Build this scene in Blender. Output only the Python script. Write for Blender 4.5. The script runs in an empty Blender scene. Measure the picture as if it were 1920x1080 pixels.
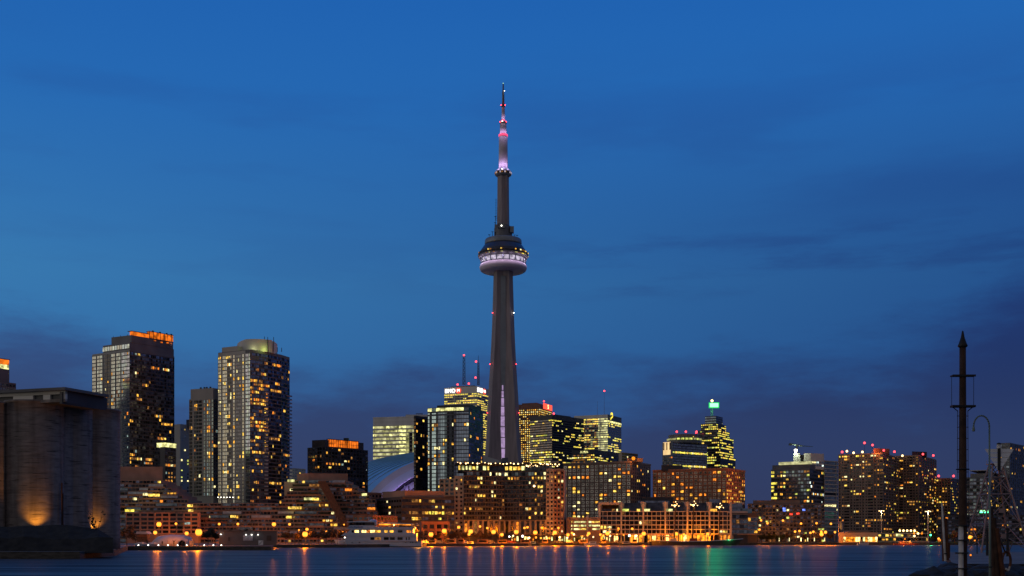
import bpy, bmesh, math, random
from mathutils import Vector
R = random.Random(7)
S = bpy.context.scene
C = S.collection
rad = math.radians
# ------------------------------------------------------------------ camera, sky, sun, exposure
F, EYE, YH = 2200.0, 5.0, 1010.0            # focal length in photo pixels, eye height, horizon row
cd = bpy.data.cameras.new('camera'); cam = bpy.data.objects.new('camera', cd); C.objects.link(cam)
cam.location = (0, 0, EYE); cam.rotation_euler = (rad(90), 0, 0)
cd.sensor_width = 36.0; cd.lens = 36.0 * F / 1920.0; cd.shift_y = (YH - 540) / 1920.0
cd.clip_start = 0.5; cd.clip_end = 40000
S.camera = cam
S.view_settings.view_transform = 'Standard'; S.view_settings.look = 'None'
S.view_settings.exposure = 0; S.view_settings.gamma = 1
S.cycles.use_denoising = True
S.cycles.max_bounces = 5; S.cycles.diffuse_bounces = 2; S.cycles.glossy_bounces = 3
S.cycles.sample_clamp_indirect = 4.0

def lin(c):
    return tuple((v / 255 / 12.92 if v / 255 <= .04045 else ((v / 255 + .055) / 1.055) ** 2.4) for v in c)

SUN_EL, SUN_AZ = rad(4.0), math.atan2(-1.0, -0.2)     # afterglow in the west: left of and behind the camera
w = bpy.data.worlds.new('World'); S.world = w; w.use_nodes = True
nt = w.node_tree; nt.nodes.clear(); L = nt.links.new
def N(tree, typ, **kw):
    n = tree.nodes.new(typ)
    for k, v in kw.items(): setattr(n, k, v)
    return n
def wm(op, a, b=None, c=None, clamp=False):
    n = N(nt, 'ShaderNodeMath', operation=op, use_clamp=clamp)
    for i, v in enumerate((a, b, c)):
        if v is None: continue
        if isinstance(v, (int, float)): n.inputs[i].default_value = v
        else: L(v, n.inputs[i])
    return n.outputs[0]
def wmap(v, a, b, c=0.0, d=1.0, smooth=True):
    n = N(nt, 'ShaderNodeMapRange', interpolation_type='SMOOTHSTEP' if smooth else 'LINEAR')
    L(v, n.inputs[0])
    for i, x in enumerate((a, b, c, d)): n.inputs[i + 1].default_value = x
    return n.outputs[0]
def wmix(f, a, b, mode='MIX'):
    n = N(nt, 'ShaderNodeMix', data_type='RGBA', blend_type=mode)
    for s, v in ((0, f), (6, a), (7, b)):
        if isinstance(v, (int, float)): n.inputs[s].default_value = v
        elif isinstance(v, tuple): n.inputs[s].default_value = (*v, 1)
        else: L(v, n.inputs[s])
    return n.outputs[2]
tc = N(nt, 'ShaderNodeTexCoord'); sx = N(nt, 'ShaderNodeSeparateXYZ'); L(tc.outputs['Generated'], sx.inputs[0])
X, Y, Z = sx.outputs
rmp = N(nt, 'ShaderNodeValToRGB'); L(wm('MULTIPLY', Z, 2.0), rmp.inputs[0])
stops = [(0, (54, 64, 98)), (.05, (53, 74, 118)), (.1, (51, 92, 146)), (.16, (52, 112, 168)), (.21, (53, 117, 173)), (.27, (46, 111, 175)),
         (.345, (36, 104, 178)), (.42, (30, 97, 176)), (.5, (24, 86, 166))]
cstops = [(0, (53, 62, 95)), (.06, (51, 64, 101)), (.113, (49, 68, 111)), (.16, (47, 76, 128)), (.22, (43, 82, 142)), (.3, (38, 84, 152)), (.45, (30, 84, 160))]
def ramp(node, st_):
    el = node.color_ramp.elements
    while len(el) < len(st_): el.new(.5)
    for e, (p, c) in zip(el, st_): e.position = p * 2; e.color = (*lin(c), 1)
ramp(rmp, stops)
rm2 = N(nt, 'ShaderNodeValToRGB'); L(wm('MULTIPLY', Z, 2.0), rm2.inputs[0]); ramp(rm2, cstops)
side = wmap(X, -.40, .42, 1.04, .46, False)                      # the eastern side is already darker
low = wm('MULTIPLY', wmap(Z, .40, .22), wmap(Z, .05, .16, .25, 1.0))
bright = wm('ADD', wm('MULTIPLY', side, low), wm('SUBTRACT', 1.0, low))
cc = N(nt, 'ShaderNodeCombineColor'); L(bright, cc.inputs[0]); L(bright, cc.inputs[1]); L(wm('POWER', bright, .62), cc.inputs[2])
def noise(scale, loc, detail=6, rough=.58):
    mp = N(nt, 'ShaderNodeMapping'); mp.inputs['Scale'].default_value = scale; mp.inputs['Location'].default_value = loc
    L(tc.outputs['Generated'], mp.inputs[0])
    nz = N(nt, 'ShaderNodeTexNoise'); nz.inputs['Scale'].default_value = 1; nz.inputs['Detail'].default_value = detail
    nz.inputs['Roughness'].default_value = rough; L(mp.outputs[0], nz.inputs['Vector']); return nz.outputs[0]
n1 = noise((4.2, 2, 15), (1.3, 0, .6), 9, .64); n2 = noise((2.0, 1, 3), (5.2, 0, .2), 2)
edge_up = wm('ADD', wm('MULTIPLY', wmap(X, -.27, -.40), .045), wm('MULTIPLY', wmap(X, .30, .41), .03))
top = wm('ADD', wm('ADD', wm('ADD', .166, edge_up), wm('MULTIPLY', wm('SUBTRACT', n1, .5), .26)), wm('MULTIPLY', wm('SUBTRACT', n2, .5), .22))
bank = wm('MULTIPLY', wmap(wm('SUBTRACT', top, Z), -.03, .065), .95)
n3 = noise((5, 2, 30), (7.1, 0, 3.1), 6, .6)
stk = wm('MULTIPLY', wmap(n3, .44, .62), wm('MULTIPLY', wmap(Z, .19, .215), wmap(Z, .27, .235)))
stk = wm('MULTIPLY', stk, wmap(X, -.05, .1, .12, .5))
n4 = noise((3.2, 2, 16), (3.7, 0, 9.1), 5, .55)
veil = wm('MULTIPLY', wmap(n4, .46, .66), wm('MULTIPLY', wmap(Z, .24, .28), wm('MULTIPLY', wmap(Z, .40, .33), .38)))
cm = wm('MAXIMUM', bank, wm('MAXIMUM', stk, veil))
front = wmix(1.0, wmix(cm, rmp.outputs[0], rm2.outputs[0]), cc.outputs[0], 'MULTIPLY')
# western afterglow (behind-left of the camera) and the dim mauve sky straight behind
wv = Vector((-1, -.22, .06)).normalized()
dp = N(nt, 'ShaderNodeVectorMath', operation='DOT_PRODUCT'); L(tc.outputs['Generated'], dp.inputs[0]); dp.inputs[1].default_value = wv
glow = wm('MULTIPLY', wmap(dp.outputs['Value'], .62, 1.0), wmap(Z, .5, .02))
back = wmap(Y, .35, -.5)
skyc = wmix(back, front, (.14, .13, .15))
skyc = wmix(glow, skyc, (.60, .62, .52))
bg = N(nt, 'ShaderNodeBackground'); L(skyc, bg.inputs[0]); bg.inputs[1].default_value = 1.0
st = N(nt, 'ShaderNodeTexSky', sky_type='NISHITA'); st.sun_disc = False; st.sun_elevation = rad(-3.5)
st.sun_rotation = SUN_AZ
bg2 = N(nt, 'ShaderNodeBackground'); L(st.outputs[0], bg2.inputs[0]); bg2.inputs[1].default_value = .05
ad = N(nt, 'ShaderNodeAddShader'); L(bg.outputs[0], ad.inputs[0]); L(bg2.outputs[0], ad.inputs[1])
wo = N(nt, 'ShaderNodeOutputWorld'); L(ad.outputs[0], wo.inputs[0])

sd = bpy.data.lights.new('sun', 'SUN'); sun = bpy.data.objects.new('sun', sd); C.objects.link(sun)
sd.energy = .2; sd.angle = rad(25); sd.color = (1, .74, .5)
sun.rotation_euler = Vector((1, .2, -math.tan(SUN_EL) * 1.1)).to_track_quat('-Z', 'Y').to_euler()
sun.location = (-400, -200, 60)

# ------------------------------------------------------------------ helpers
def PX(x, d): return (x - 960) / F * d
def PZ(y, d): return EYE + (YH - y) / F * d
LAND = 1.8

MATS = {}
def nodes(name):
    m = bpy.data.materials.new(name); m.use_nodes = True; t = m.node_tree; t.nodes.clear()
    MATS[name] = m
    return m, t, N(t, 'ShaderNodeOutputMaterial')
def pbr(name, col, rough=.75, metal=0.0, var=.3, scale=.25, stretch=1.0, spec=.4, bump=0.0):
    m, t, o = nodes(name); l = t.links.new
    p = N(t, 'ShaderNodeBsdfPrincipled'); l(p.outputs[0], o.inputs[0])
    p.inputs['Roughness'].default_value = rough; p.inputs['Metallic'].default_value = metal
    p.inputs['Specular IOR Level'].default_value = spec
    g = N(t, 'ShaderNodeNewGeometry'); mp = N(t, 'ShaderNodeMapping')
    mp.inputs['Scale'].default_value = (scale, scale, scale / stretch); l(g.outputs['Position'], mp.inputs[0])
    nz = N(t, 'ShaderNodeTexNoise'); nz.inputs['Scale'].default_value = 1; nz.inputs['Detail'].default_value = 5
    l(mp.outputs[0], nz.inputs['Vector'])
    r = N(t, 'ShaderNodeValToRGB'); l(nz.outputs[0], r.inputs[0])
    r.color_ramp.elements[0].position = .3; r.color_ramp.elements[1].position = .7
    r.color_ramp.elements[0].color = (*[c * (1 - var) for c in col], 1)
    r.color_ramp.elements[1].color = (*[min(1, c * (1 + var)) for c in col], 1)
    l(r.outputs[0], p.inputs['Base Color'])
    if bump:
        b = N(t, 'ShaderNodeBump'); b.inputs['Strength'].default_value = bump; b.inputs['Distance'].default_value = .3
        l(nz.outputs[0], b.inputs['Height']); l(b.outputs[0], p.inputs['Normal'])
    return m
def glass(name, col, rough=.12, metal=.85, var=.55, scale=.33):
    m = pbr(name, col, rough, metal, var, scale); return m
def emit(name, col, k, var=True, scale=.7, sample=False, lo=.25, hi=1.5):
    if var and not name.startswith(('l_mauve', 'l_pod', 'l_cream')): k *= 1.45
    m, t, o = nodes(name); l = t.links.new
    e = N(t, 'ShaderNodeEmission'); e.inputs[0].default_value = (*col, 1); e.inputs[1].default_value = k
    l(e.outputs[0], o.inputs[0])
    if var:
        g = N(t, 'ShaderNodeNewGeometry')
        nz = N(t, 'ShaderNodeTexNoise'); nz.inputs['Scale'].default_value = scale; nz.inputs['Detail'].default_value = 4
        l(g.outputs['Position'], nz.inputs['Vector'])
        mr = N(t, 'ShaderNodeMapRange'); l(nz.outputs[0], mr.inputs[0])
        mr.inputs[1].default_value = .36; mr.inputs[2].default_value = .64
        mr.inputs[3].default_value = k * lo; mr.inputs[4].default_value = k * hi
        l(mr.outputs[0], e.inputs[1])
    if not sample: m.cycles.emission_sampling = 'NONE'
    return m

# walls
pbr('concrete', (.27, .225, .23), .85, 0, .22, .25, 9)
m = pbr('silo_concrete', (.20, .175, .165), .95, 0, .22, .35, .3, bump=.25)
t = m.node_tree; l = t.links.new; p_ = [n for n in t.nodes if n.type == 'BSDF_PRINCIPLED'][0]; src = p_.inputs['Base Color'].links[0].from_socket
def nz_(sc, det, lo, hi, a, c):
    g = N(t, 'ShaderNodeNewGeometry'); mp = N(t, 'ShaderNodeMapping'); mp.inputs['Scale'].default_value = sc; l(g.outputs['Position'], mp.inputs[0])
    n = N(t, 'ShaderNodeTexNoise'); n.inputs['Scale'].default_value = 1; n.inputs['Detail'].default_value = det; l(mp.outputs[0], n.inputs['Vector'])
    r = N(t, 'ShaderNodeMapRange'); l(n.outputs[0], r.inputs[0]); r.inputs[1].default_value = lo; r.inputs[2].default_value = hi; r.inputs[3].default_value = a; r.inputs[4].default_value = c; return r.outputs[0]
prev = src                                                        # chipped pour joints and vertical damp stains
for f in (nz_((.16, .16, 2.6), 4, .60, .66, 1, .35), nz_((.5, .5, .05), 4, .45, .7, 1.1, .7), nz_((.05, .05, 1.1), 2, .62, .66, 1, .75)):
    mx = N(t, 'ShaderNodeMix', data_type='RGBA', blend_type='MULTIPLY'); mx.inputs[0].default_value = 1; l(prev, mx.inputs[6]); l(f, mx.inputs[7]); prev = mx.outputs[2]
l(prev, p_.inputs['Base Color'])
pbr('pale_concrete', (.46, .44, .39), .8, 0, .15, .06, 5)
pbr('white_concrete', (.6, .58, .54), .7, 0, .12, .08, 4)
pbr('dark_metal', (.035, .037, .042), .45, .3, .3, .2)
pbr('mid_metal', (.16, .165, .175), .5, .3, .25, .2)
pbr('dark_wall', (.05, .048, .055), .6, 0, .3, .1)
pbr('slate_wall', (.115, .12, .14), .55, 0, .25, .1)
pbr('brown_wall', (.30, .20, .15), .8, 0, .2, .08, 3)
pbr('brick_pink', (.36, .205, .155), .85, 0, .2, .15)
pbr('brick_red', (.32, .14, .085), .85, 0, .25, .15)
pbr('granite_red', (.2, .085, .065), .6, 0, .2, .1)
pbr('stone_buff', (.42, .33, .24), .8, 0, .18, .1, 3)
pbr('white_paint', (.74, .74, .75), .45, 0, .1, .2)
pbr('white_trim', (.42, .40, .39), .6, 0, .15, .2)
pbr('roof_grey', (.12, .12, .13), .8, 0, .3, .08)
pbr('pod_grey', (.22, .24, .26), .5, .2, .15, .1)
pbr('pod_navy', (.06, .07, .1), .35, .4, .2, .1)
pbr('radome', (.62, .52, .60), .5, 0, .06, .1)
pbr('antenna_white', (.42, .37, .40), .55, 0, .1, .12)
pbr('dome_blue', (.26, .5, .66), .45, .3, .1, .05)
pbr('dome_grey', (.4, .37, .39), .6, 0, .12, .05)
pbr('dome_white', (.5, .47, .55), .5, 0, .08, .05)
pbr('rust', (.11, .042, .022), .85, .2, .5, 2.0)
pbr('rust_dark', (.05, .026, .018), .8, .2, .45, 2.0)
pbr('worn_white', (.5, .47, .43), .7, 0, .35, 1.6)
pbr('green_grey', (.15, .2, .17), .55, .3, .2, 1.0)
pbr('black_iron', (.018, .018, .02), .6, .3, .3, 1.0)
pbr('pole_grey', (.27, .19, .18), .5, .4, .2, .5)
pbr('timber', (.10, .062, .045), .9, 0, .4, 1.0)
pbr('quay_wall', (.06, .055, .05), .9, 0, .5, .6, .3)
pbr('paving', (.16, .145, .13), .9, 0, .3, .12)
pbr('rock', (.022, .022, .022), .9, 0, .5, .8, bump=.6)
pbr('earth', (.02, .019, .015), 1, 0, .5, .5, bump=.6)
pbr('grass', (.05, .075, .025), 1, 0, .4, .6)
pbr('bark', (.06, .04, .028), .95, 0, .3, 2)
pbr('leaf_brown', (.14, .085, .04), .9, 0, .45, .8)
pbr('leaf_green', (.055, .075, .025), .9, 0, .45, .8)
pbr('leaf_dark', (.03, .036, .022), .9, 0, .45, .8)
pbr('bronze', (.05, .035, .025), .6, .6, .3, 2)
pbr('tent_cloth', (.62, .55, .55), .8, 0, .12, .5)
pbr('tarp_blue', (.35, .4, .5), .7, 0, .2, .6)
pbr('hull_white_skytint', (.42, .5, .64), .35, 0, .08, .3)  # white hull paint with the blue of the dusk sky light mixed in
pbr('hull_dark', (.05, .05, .055), .5, 0, .2, .3)
pbr('hull_red', (.28, .05, .03), .5, 0, .2, .3)
pbr('rubber', (.02, .02, .02), .8)
pbr('car_grey', (.2, .2, .21), .3, .4, .1)
pbr('awning_tan', (.4, .22, .12), .8, 0, .2, .6)
pbr('flag_blue', (.06, .12, .3), .8)
# glass
glass('g_dark', (.065, .068, .085), .2)
glass('g_black', (.018, .018, .022), .15)
glass('g_navy', (.22, .24, .31), .12)
glass('g_blue', (.22, .28, .33), .12)
glass('g_pale', (.25, .25, .22), .16, .8, .3)
glass('g_bright', (.6, .72, .78), .12, .85, .3)
glass('g_teal', (.26, .32, .33), .12)
glass('g_brown', (.09, .075, .07), .2)
glass('g_sheer', (.25, .27, .27), .15, .8, .35)
# lit things
emit('l_yellow', (.95, .60, .10), 1.05); emit('l_amber', (.95, .44, .05), 1.0); emit('l_orange', (.9, .25, .025), .95)
emit('l_pale', (.95, .82, .36), 1.1); emit('l_dim', (.6, .25, .06), .32); emit('l_office', (.9, .72, .09), 1.0, scale=.5)
emit('l_green', (.62, .66, .13), .85, scale=.5); emit('l_olive', (.42, .4, .16), .55, scale=.3); emit('l_white', (.8, .95, .85), 1.1)
emit('l_cream', (.78, .74, .36), .68, scale=.15); emit('l_creambright', (.95, .9, .35), 1.2, scale=.3)
emit('l_red', (1, .06, .03), 1.2); emit('l_blue', (.15, .25, 1), 1.2)
emit('l_crown', (1, .2, .015), .62, scale=.22, lo=.35); emit('l_shop', (1, .62, .18), 2.2, scale=.5, lo=.12)
emit('l_fire', (1, .3, .02), 1.2, scale=.35, lo=.2)
emit('l_globe', (1, .24, .012), 1.7, False); emit('l_core', (1, .34, .035), 2.6, False); emit('l_bulb', (1, .95, .8), 6, False); emit('l_redlamp', (1, .05, .06), 5, False)
emit('l_fairy', (1, .62, .25), 5, False); emit('l_greensign', (.30, 1, .45), 2.0, False); emit('l_green_edge', (.02, .8, .16), .9, False); emit('l_greenlamp', (.05, 1, .3), 8, False)
emit('l_sign', (1, .98, .95), 2.2, False); emit('l_signred', (1, .09, .05), 1.6, False); emit('l_signhot', (1, .85, .35), 2, False)
emit('l_signgold', (1, .8, .06), 1.5, False); emit('l_mauve', (.62, .42, .75), .62, scale=.35, lo=.75, hi=1.2)
emit('l_podlamp', (.85, .74, .95), .7, scale=.25, lo=.35, hi=1.2); emit('l_violet', (.42, .33, .85), .75, False)
emit('l_pink', (1, .08, .2), 1.3, False); emit('l_peach', (1, .66, .3), .78, scale=.12, lo=.8, hi=1.1)
emit('l_greensoft', (.5, .9, .45), 1.6, False)
emit('l_frameglow', (.24, .2, .17), .40, scale=.22, lo=.35, hi=1.15); emit('l_frameglow_warm', (.17, .10, .07), .5, scale=.22, lo=.25, hi=1.15); emit('l_cool', (.5, .68, .62), .34); emit('l_glim', (.8, .36, .08), .5); emit('l_curtain', (.7, .22, .05), .4)  # first two: dim glow put on the hotel's pale window frames
RES = ['l_yellow', 'l_amber', 'l_amber', 'l_amber', 'l_orange', 'l_pale', 'l_dim', 'l_dim', 'l_glim', 'l_glim', 'l_curtain', 'l_cool']
OFF = ['l_office', 'l_office', 'l_office', 'l_yellow', 'l_pale', 'l_green']

def link(o, parent=None):
    C.objects.link(o)
    if parent is not None: o.parent = parent
    return o
def tag(o, label=None, cat=None, group=None, kind=None):
    if label: o['label'] = label
    if cat: o['category'] = cat
    if group: o['group'] = group
    if kind: o['kind'] = kind
    return o
def thing(name, label, cat, loc=(0, 0, 0), group=None):
    o = link(bpy.data.objects.new(name, None)); o.location = loc; o.empty_display_size = 2
    return tag(o, label, cat, group)
def wloc(o):
    v = Vector((0, 0, 0))
    while o is not None: v += Vector(o.location); o = o.parent
    return v

class MB:
    def __init__(s): s.v = []; s.f = []; s.m = []; s.names = []
    def mi(s, mat):
        if mat not in s.names: s.names.append(mat)
        return s.names.index(mat)
    def add(s, vs, fs, mat):
        b = len(s.v); s.v += [tuple(v) for v in vs]; i = s.mi(mat)
        for f in fs: s.f.append(tuple(b + k for k in f)); s.m.append(i)
        return s
    HEX = [(0, 3, 2, 1), (4, 5, 6, 7), (0, 1, 5, 4), (1, 2, 6, 5), (2, 3, 7, 6), (3, 0, 4, 7)]
    def box(s, c, d, mat, rz=0.0):
        cx, cy, cz = c; a, b, h = d[0] / 2, d[1] / 2, d[2] / 2; co, si = math.cos(rz), math.sin(rz)
        vs = [(cx + x * co - y * si, cy + x * si + y * co, cz + z) for z in (-h, h) for x, y in ((-a, -b), (a, -b), (a, b), (-a, b))]
        return s.add(vs, MB.HEX, mat)
    def edge(s, p0, p1, z0, z1, out, back, mat, t0=0.0, t1=None):   # box along a wall p0->p1 (left to right seen from outside)
        d = Vector((p1[0] - p0[0], p1[1] - p0[1])); ln = d.length; d /= ln; n = Vector((d.y, -d.x))
        if t1 is None: t1 = ln
        a = Vector(p0) + d * t0; b = Vector(p0) + d * t1
        q = [a + n * out, b + n * out, b - n * back, a - n * back]
        return s.add([(v.x, v.y, z) for z in (z0, z1) for v in q], MB.HEX, mat)
    def prism(s, poly, z0, z1, mat, top=None):
        n = len(poly); vs = [(x, y, z0) for x, y in poly] + [(x, y, z1) for x, y in poly]
        s.add(vs, [tuple(reversed(range(n)))] + [(i, (i + 1) % n, n + (i + 1) % n, n + i) for i in range(n)], mat)
        b = len(s.v) - 2 * n; s.f.append(tuple(b + n + i for i in range(n))); s.m.append(s.mi(top or mat)); return s
    def slabxz(s, poly, y0, y1, mat):        # side profile (x,z) given thickness y0..y1
        n = len(poly); vs = [(x, y0, z) for x, z in poly] + [(x, y1, z) for x, z in poly]
        return s.add(vs, [tuple(range(n)), tuple(reversed(range(n, 2 * n)))] + [(i, n + i, n + (i + 1) % n, (i + 1) % n) for i in range(n)], mat)
    def tube(s, p, q, r0, r1, mat, n=8):
        p, q = Vector(p), Vector(q); ax = (q - p).normalized()
        u = ax.cross(Vector((0, 0, 1)) if abs(ax.z) < .9 else Vector((1, 0, 0))).normalized(); v = ax.cross(u)
        vs = []
        for c, r in ((p, r0), (q, r1)):
            for i in range(n):
                a = 2 * math.pi * i / n; vs.append(c + u * (r * math.cos(a)) + v * (r * math.sin(a)))
        return s.add(vs, [tuple(reversed(range(n))), tuple(range(n, 2 * n))] + [(i, (i + 1) % n, n + (i + 1) % n, n + i) for i in range(n)], mat)
    def lathe(s, prof, mat, c=(0, 0), n=32, a0=0.0, a1=2 * math.pi):
        full = abs(a1 - a0 - 2 * math.pi) < 1e-6; k = n if full else n + 1; vs = []
        for r, z in prof:
            for i in range(k):
                a = a0 + (a1 - a0) * i / n; vs.append((c[0] + r * math.cos(a), c[1] + r * math.sin(a), z))
        fs = []
        for j in range(len(prof) - 1):
            for i in range(n):
                i2 = (i + 1) % k; fs.append((j * k + i, j * k + i2, (j + 1) * k + i2, (j + 1) * k + i))
        if full: fs += [tuple(reversed(range(k))), tuple((len(prof) - 1) * k + i for i in range(k))]
        return s.add(vs, fs, mat)
    def loft(s, secs, mat):
        k = len(secs[0]); vs = [p for sec in secs for p in sec]; fs = []
        for j in range(len(secs) - 1):
            for i in range(k): fs.append((j * k + i, j * k + (i + 1) % k, (j + 1) * k + (i + 1) % k, (j + 1) * k + i))
        fs += [tuple(reversed(range(k))), tuple((len(secs) - 1) * k + i for i in range(k))]
        return s.add(vs, fs, mat)
    def ball(s, c, r, mat, n=8, sz=1.0):
        prof = [(max(.02, math.cos(a)) * r, c[2] + math.sin(a) * r * sz) for a in [(-.5 + j / (n // 2 + 1)) * math.pi for j in range(n // 2 + 2)]]
        return s.lathe(prof, mat, (c[0], c[1]), n)
    def build(s, name, parent=None, smooth=False, local=False):
        me = bpy.data.meshes.new(name); o0 = Vector((0, 0, 0)) if (local or parent is None) else wloc(parent)
        me.from_pydata([(x - o0.x, y - o0.y, z - o0.z) for x, y, z in s.v], [], s.f)
        for n in s.names: me.materials.append(MATS[n])
        me.polygons.foreach_set('material_index', s.m)
        if smooth: me.polygons.foreach_set('use_smooth', [True] * len(s.f))
        me.update()
        return link(bpy.data.objects.new(name, me), parent)
def dup(root, loc, rz=0.0, sc=None, label=None, group=None):
    r = root.copy(); C.objects.link(r); r.location = loc; r.rotation_euler = (0, 0, rz)
    if sc: r.scale = (sc, sc, sc)
    if label: r['label'] = label
    if group: r['group'] = group
    for ch in list(root.children):
        c = ch.copy(); C.objects.link(c); c.parent = r
        for g in ch.children:
            e = g.copy(); C.objects.link(e); e.parent = c
    return r
ORD = ['first', 'second', 'third', 'fourth', 'fifth', 'sixth', 'seventh', 'eighth', 'ninth', 'tenth', 'eleventh', 'twelfth',
       'thirteenth', 'fourteenth', 'fifteenth', 'sixteenth', 'seventeenth', 'eighteenth', 'nineteenth', 'twentieth']

WIN = {}
def winmesh(wd, h, mat, frame):
    k = (round(wd, 2), round(h, 2), mat, frame)
    if k not in WIN:
        b = MB()
        if frame:
            t = min(wd, h) * .27
            for c, d in (((0, 0, h / 2 - t / 2), (wd, .16, t)), ((0, 0, -h / 2 + t / 2), (wd, .16, t)),
                         ((-wd / 2 + t / 2, 0, 0), (t, .15, h - 2 * t)), ((wd / 2 - t / 2, 0, 0), (t, .15, h - 2 * t))): b.box(c, d, frame)
            b.box((0, 0, 0), (wd - 2 * t, .1, h - 2 * t), mat)
        else: b.box((0, 0, 0), (wd, .12, h), mat)
        me = bpy.data.meshes.new('window'); me.from_pydata(b.v, [], b.f)
        for n in b.names: me.materials.append(MATS[n])
        me.polygons.foreach_set('material_index', b.m); me.update(); WIN[k] = (me, b)
    return WIN[k]

class Bldg:
    def __init__(s, name, label, cat, x, y, z=LAND, group=None):
        s.root = thing(name, label, cat, (x, y, z), group); s.wins = []; s.parts = {}
    def mb(s, part):
        if part not in s.parts: s.parts[part] = MB()
        return s.parts[part]
    def facade(s, p0, p1, z0, z1, fh=3.0, bay=3.0, wf=.75, hf=.65, lit=.12, pal=RES, dark=('g_dark',), run=.0, slab=None, pier=None,
               rule=None, frame=None, m0=0.0, m1=0.0, off=.06, zlift=0.0, framemat='mid_metal', rows=None):
        p0, p1 = Vector(p0), Vector(p1); d = p1 - p0; ln = d.length; d /= ln; n = Vector((d.y, -d.x)); ang = math.atan2(d.y, d.x)
        nb = max(1, round((ln - m0 - m1) / bay)); bw = (ln - m0 - m1) / nb; nf = max(1, round((z1 - z0) / fh)); fz = (z1 - z0) / nf
        fr = s.mb('facade_frame')
        if slab:
            for k in range(nf + 1):
                zz = z0 + k * fz; fr.edge(p0, p1, zz - slab[0] / 2, zz + slab[0] / 2 - (.02 if k == nf else 0), slab[1], .1, framemat, m0, ln - m1)
        if pier:
            for b in range(0, nb + 1, pier[2]):
                t = m0 + b * bw; fr.edge(p0, p1, z0 - .03, z1 + .03, pier[1], .1, framemat, max(0, t - pier[0] / 2), min(ln, t + pier[0] / 2))
        prev = None
        for f in range(nf):
            rl = rows(f, nf) if rows else None
            for b in range(nb):
                pr = lit if rl is None else rl
                if prev is not None and R.random() < run: on = prev
                else: on = R.random() < pr
                prev = on
                mat = R.choice(pal) if on else R.choice(dark)
                ww, hh, dz = wf, hf, 0.0
                if on and hf < .9 and wf > .35:
                    v = R.random(); ww, hh = wf * (1, 1, .55, .8)[int(v * 4)], hf * R.choice((1, 1, .7, .85))
                if rule:
                    r = rule(b, f, nb, nf, mat, on)
                    if r is None: continue
                    if isinstance(r, tuple): mat, ww, hh = r
                    else: mat = r
                c = p0 + d * (m0 + (b + .5) * bw) + n * off
                s.wins.append((c.x, c.y, z0 + (f + .5) * fz + zlift, ww * bw, hh * fz, ang, mat, None if mat.startswith('l_') else frame))
    def lamp(s, x, y, z, r=.9, mat='l_redlamp', name='warning_light'):
        b = MB(); b.tube((x, y, z - r * 2.0), (x, y, z - r * .6), r * .25, r * .25, 'dark_metal', 6); b.ball((x, y, z), r, mat, 8)
        return b.build(name, s.root)
    def finish(s, cap=100):
        for k, b in s.parts.items():
            if b.f: b.build(k, s.root)
        o0 = wloc(s.root)
        ws = sorted(s.wins, key=lambda q: (-round(q[3] * q[4] / 3.0), not q[6].startswith('l_'), R.random()))
        for q in ws[:cap]:
            me, _ = winmesh(q[3], q[4], q[6], q[7])
            o = bpy.data.objects.new('window', me); C.objects.link(o); o.parent = s.root
            o.location = (q[0] - o0.x, q[1] - o0.y, q[2] - o0.z); o.rotation_euler = (0, 0, q[5])
        if len(ws) > cap:
            b = MB()
            for q in ws[cap:]:
                _, wb = winmesh(q[3], q[4], q[6], q[7]); co, si = math.cos(q[5]), math.sin(q[5]); base = len(b.v)
                b.v += [(q[0] + x * co - y * si, q[1] + x * si + y * co, q[2] + z) for x, y, z in wb.v]
                mp = [b.mi(nm) for nm in wb.names]
                b.f += [tuple(base + i for i in f) for f in wb.f]; b.m += [mp[i] for i in wb.m]
            tag(b.build('window', s.root), kind='stuff')

def foot(xl, xc, xr, d, ang):
    a = rad(ang); c = Vector((PX(xc, d), d)); kl, kr = (xl - 960) / F, (xr - 960) / F
    tl = (c.x - kl * d) / (math.cos(a) + kl * math.sin(a)); tr = (kr * d - c.x) / (math.sin(a) - kr * math.cos(a))
    l = c + Vector((-math.cos(a), math.sin(a))) * tl; r = c + Vector((math.sin(a), math.cos(a))) * tr
    return l, c, r, l + r - c
def quad(q): l, c, r, b = q; return [tuple(l), tuple(c), tuple(r), tuple(b)]
def inset(q, k):
    m = sum((Vector(v) for v in q), Vector((0, 0))) / 4
    return [tuple(m + (Vector(v) - m) * k) for v in q]
def text(body, size, mat, parent, loc, ang, depth=.4, name='sign_lettering'):
    cu = bpy.data.curves.new(name, 'FONT'); cu.body = body; cu.size = size; cu.extrude = depth; cu.align_x = 'CENTER'; cu.align_y = 'CENTER'
    to = bpy.data.objects.new(name, cu); C.objects.link(to); bpy.context.view_layer.update()
    me = bpy.data.meshes.new_from_object(to.evaluated_get(bpy.context.evaluated_depsgraph_get())); bpy.data.objects.remove(to)
    me.materials.clear(); me.materials.append(MATS[mat])
    o = link(bpy.data.objects.new(name, me), parent); o0 = wloc(parent)
    o.location = (loc[0] - o0.x, loc[1] - o0.y, loc[2] - o0.z); o.rotation_euler = (rad(90), 0, ang); return o
def point(name, loc, col, watts, r=.3, parent=None, spot=None, aim=None):
    ld = bpy.data.lights.new(name, 'SPOT' if spot else 'POINT'); ld.energy = watts; ld.color = col; ld.shadow_soft_size = r
    o = link(bpy.data.objects.new(name, ld), parent)
    o0 = wloc(parent) if parent is not None else Vector((0, 0, 0)); o.location = Vector(loc) - o0
    if spot: ld.spot_size = rad(spot); ld.spot_blend = .8; o.rotation_euler = Vector(aim).to_track_quat('-Z', 'Y').to_euler()
    return o
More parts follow.
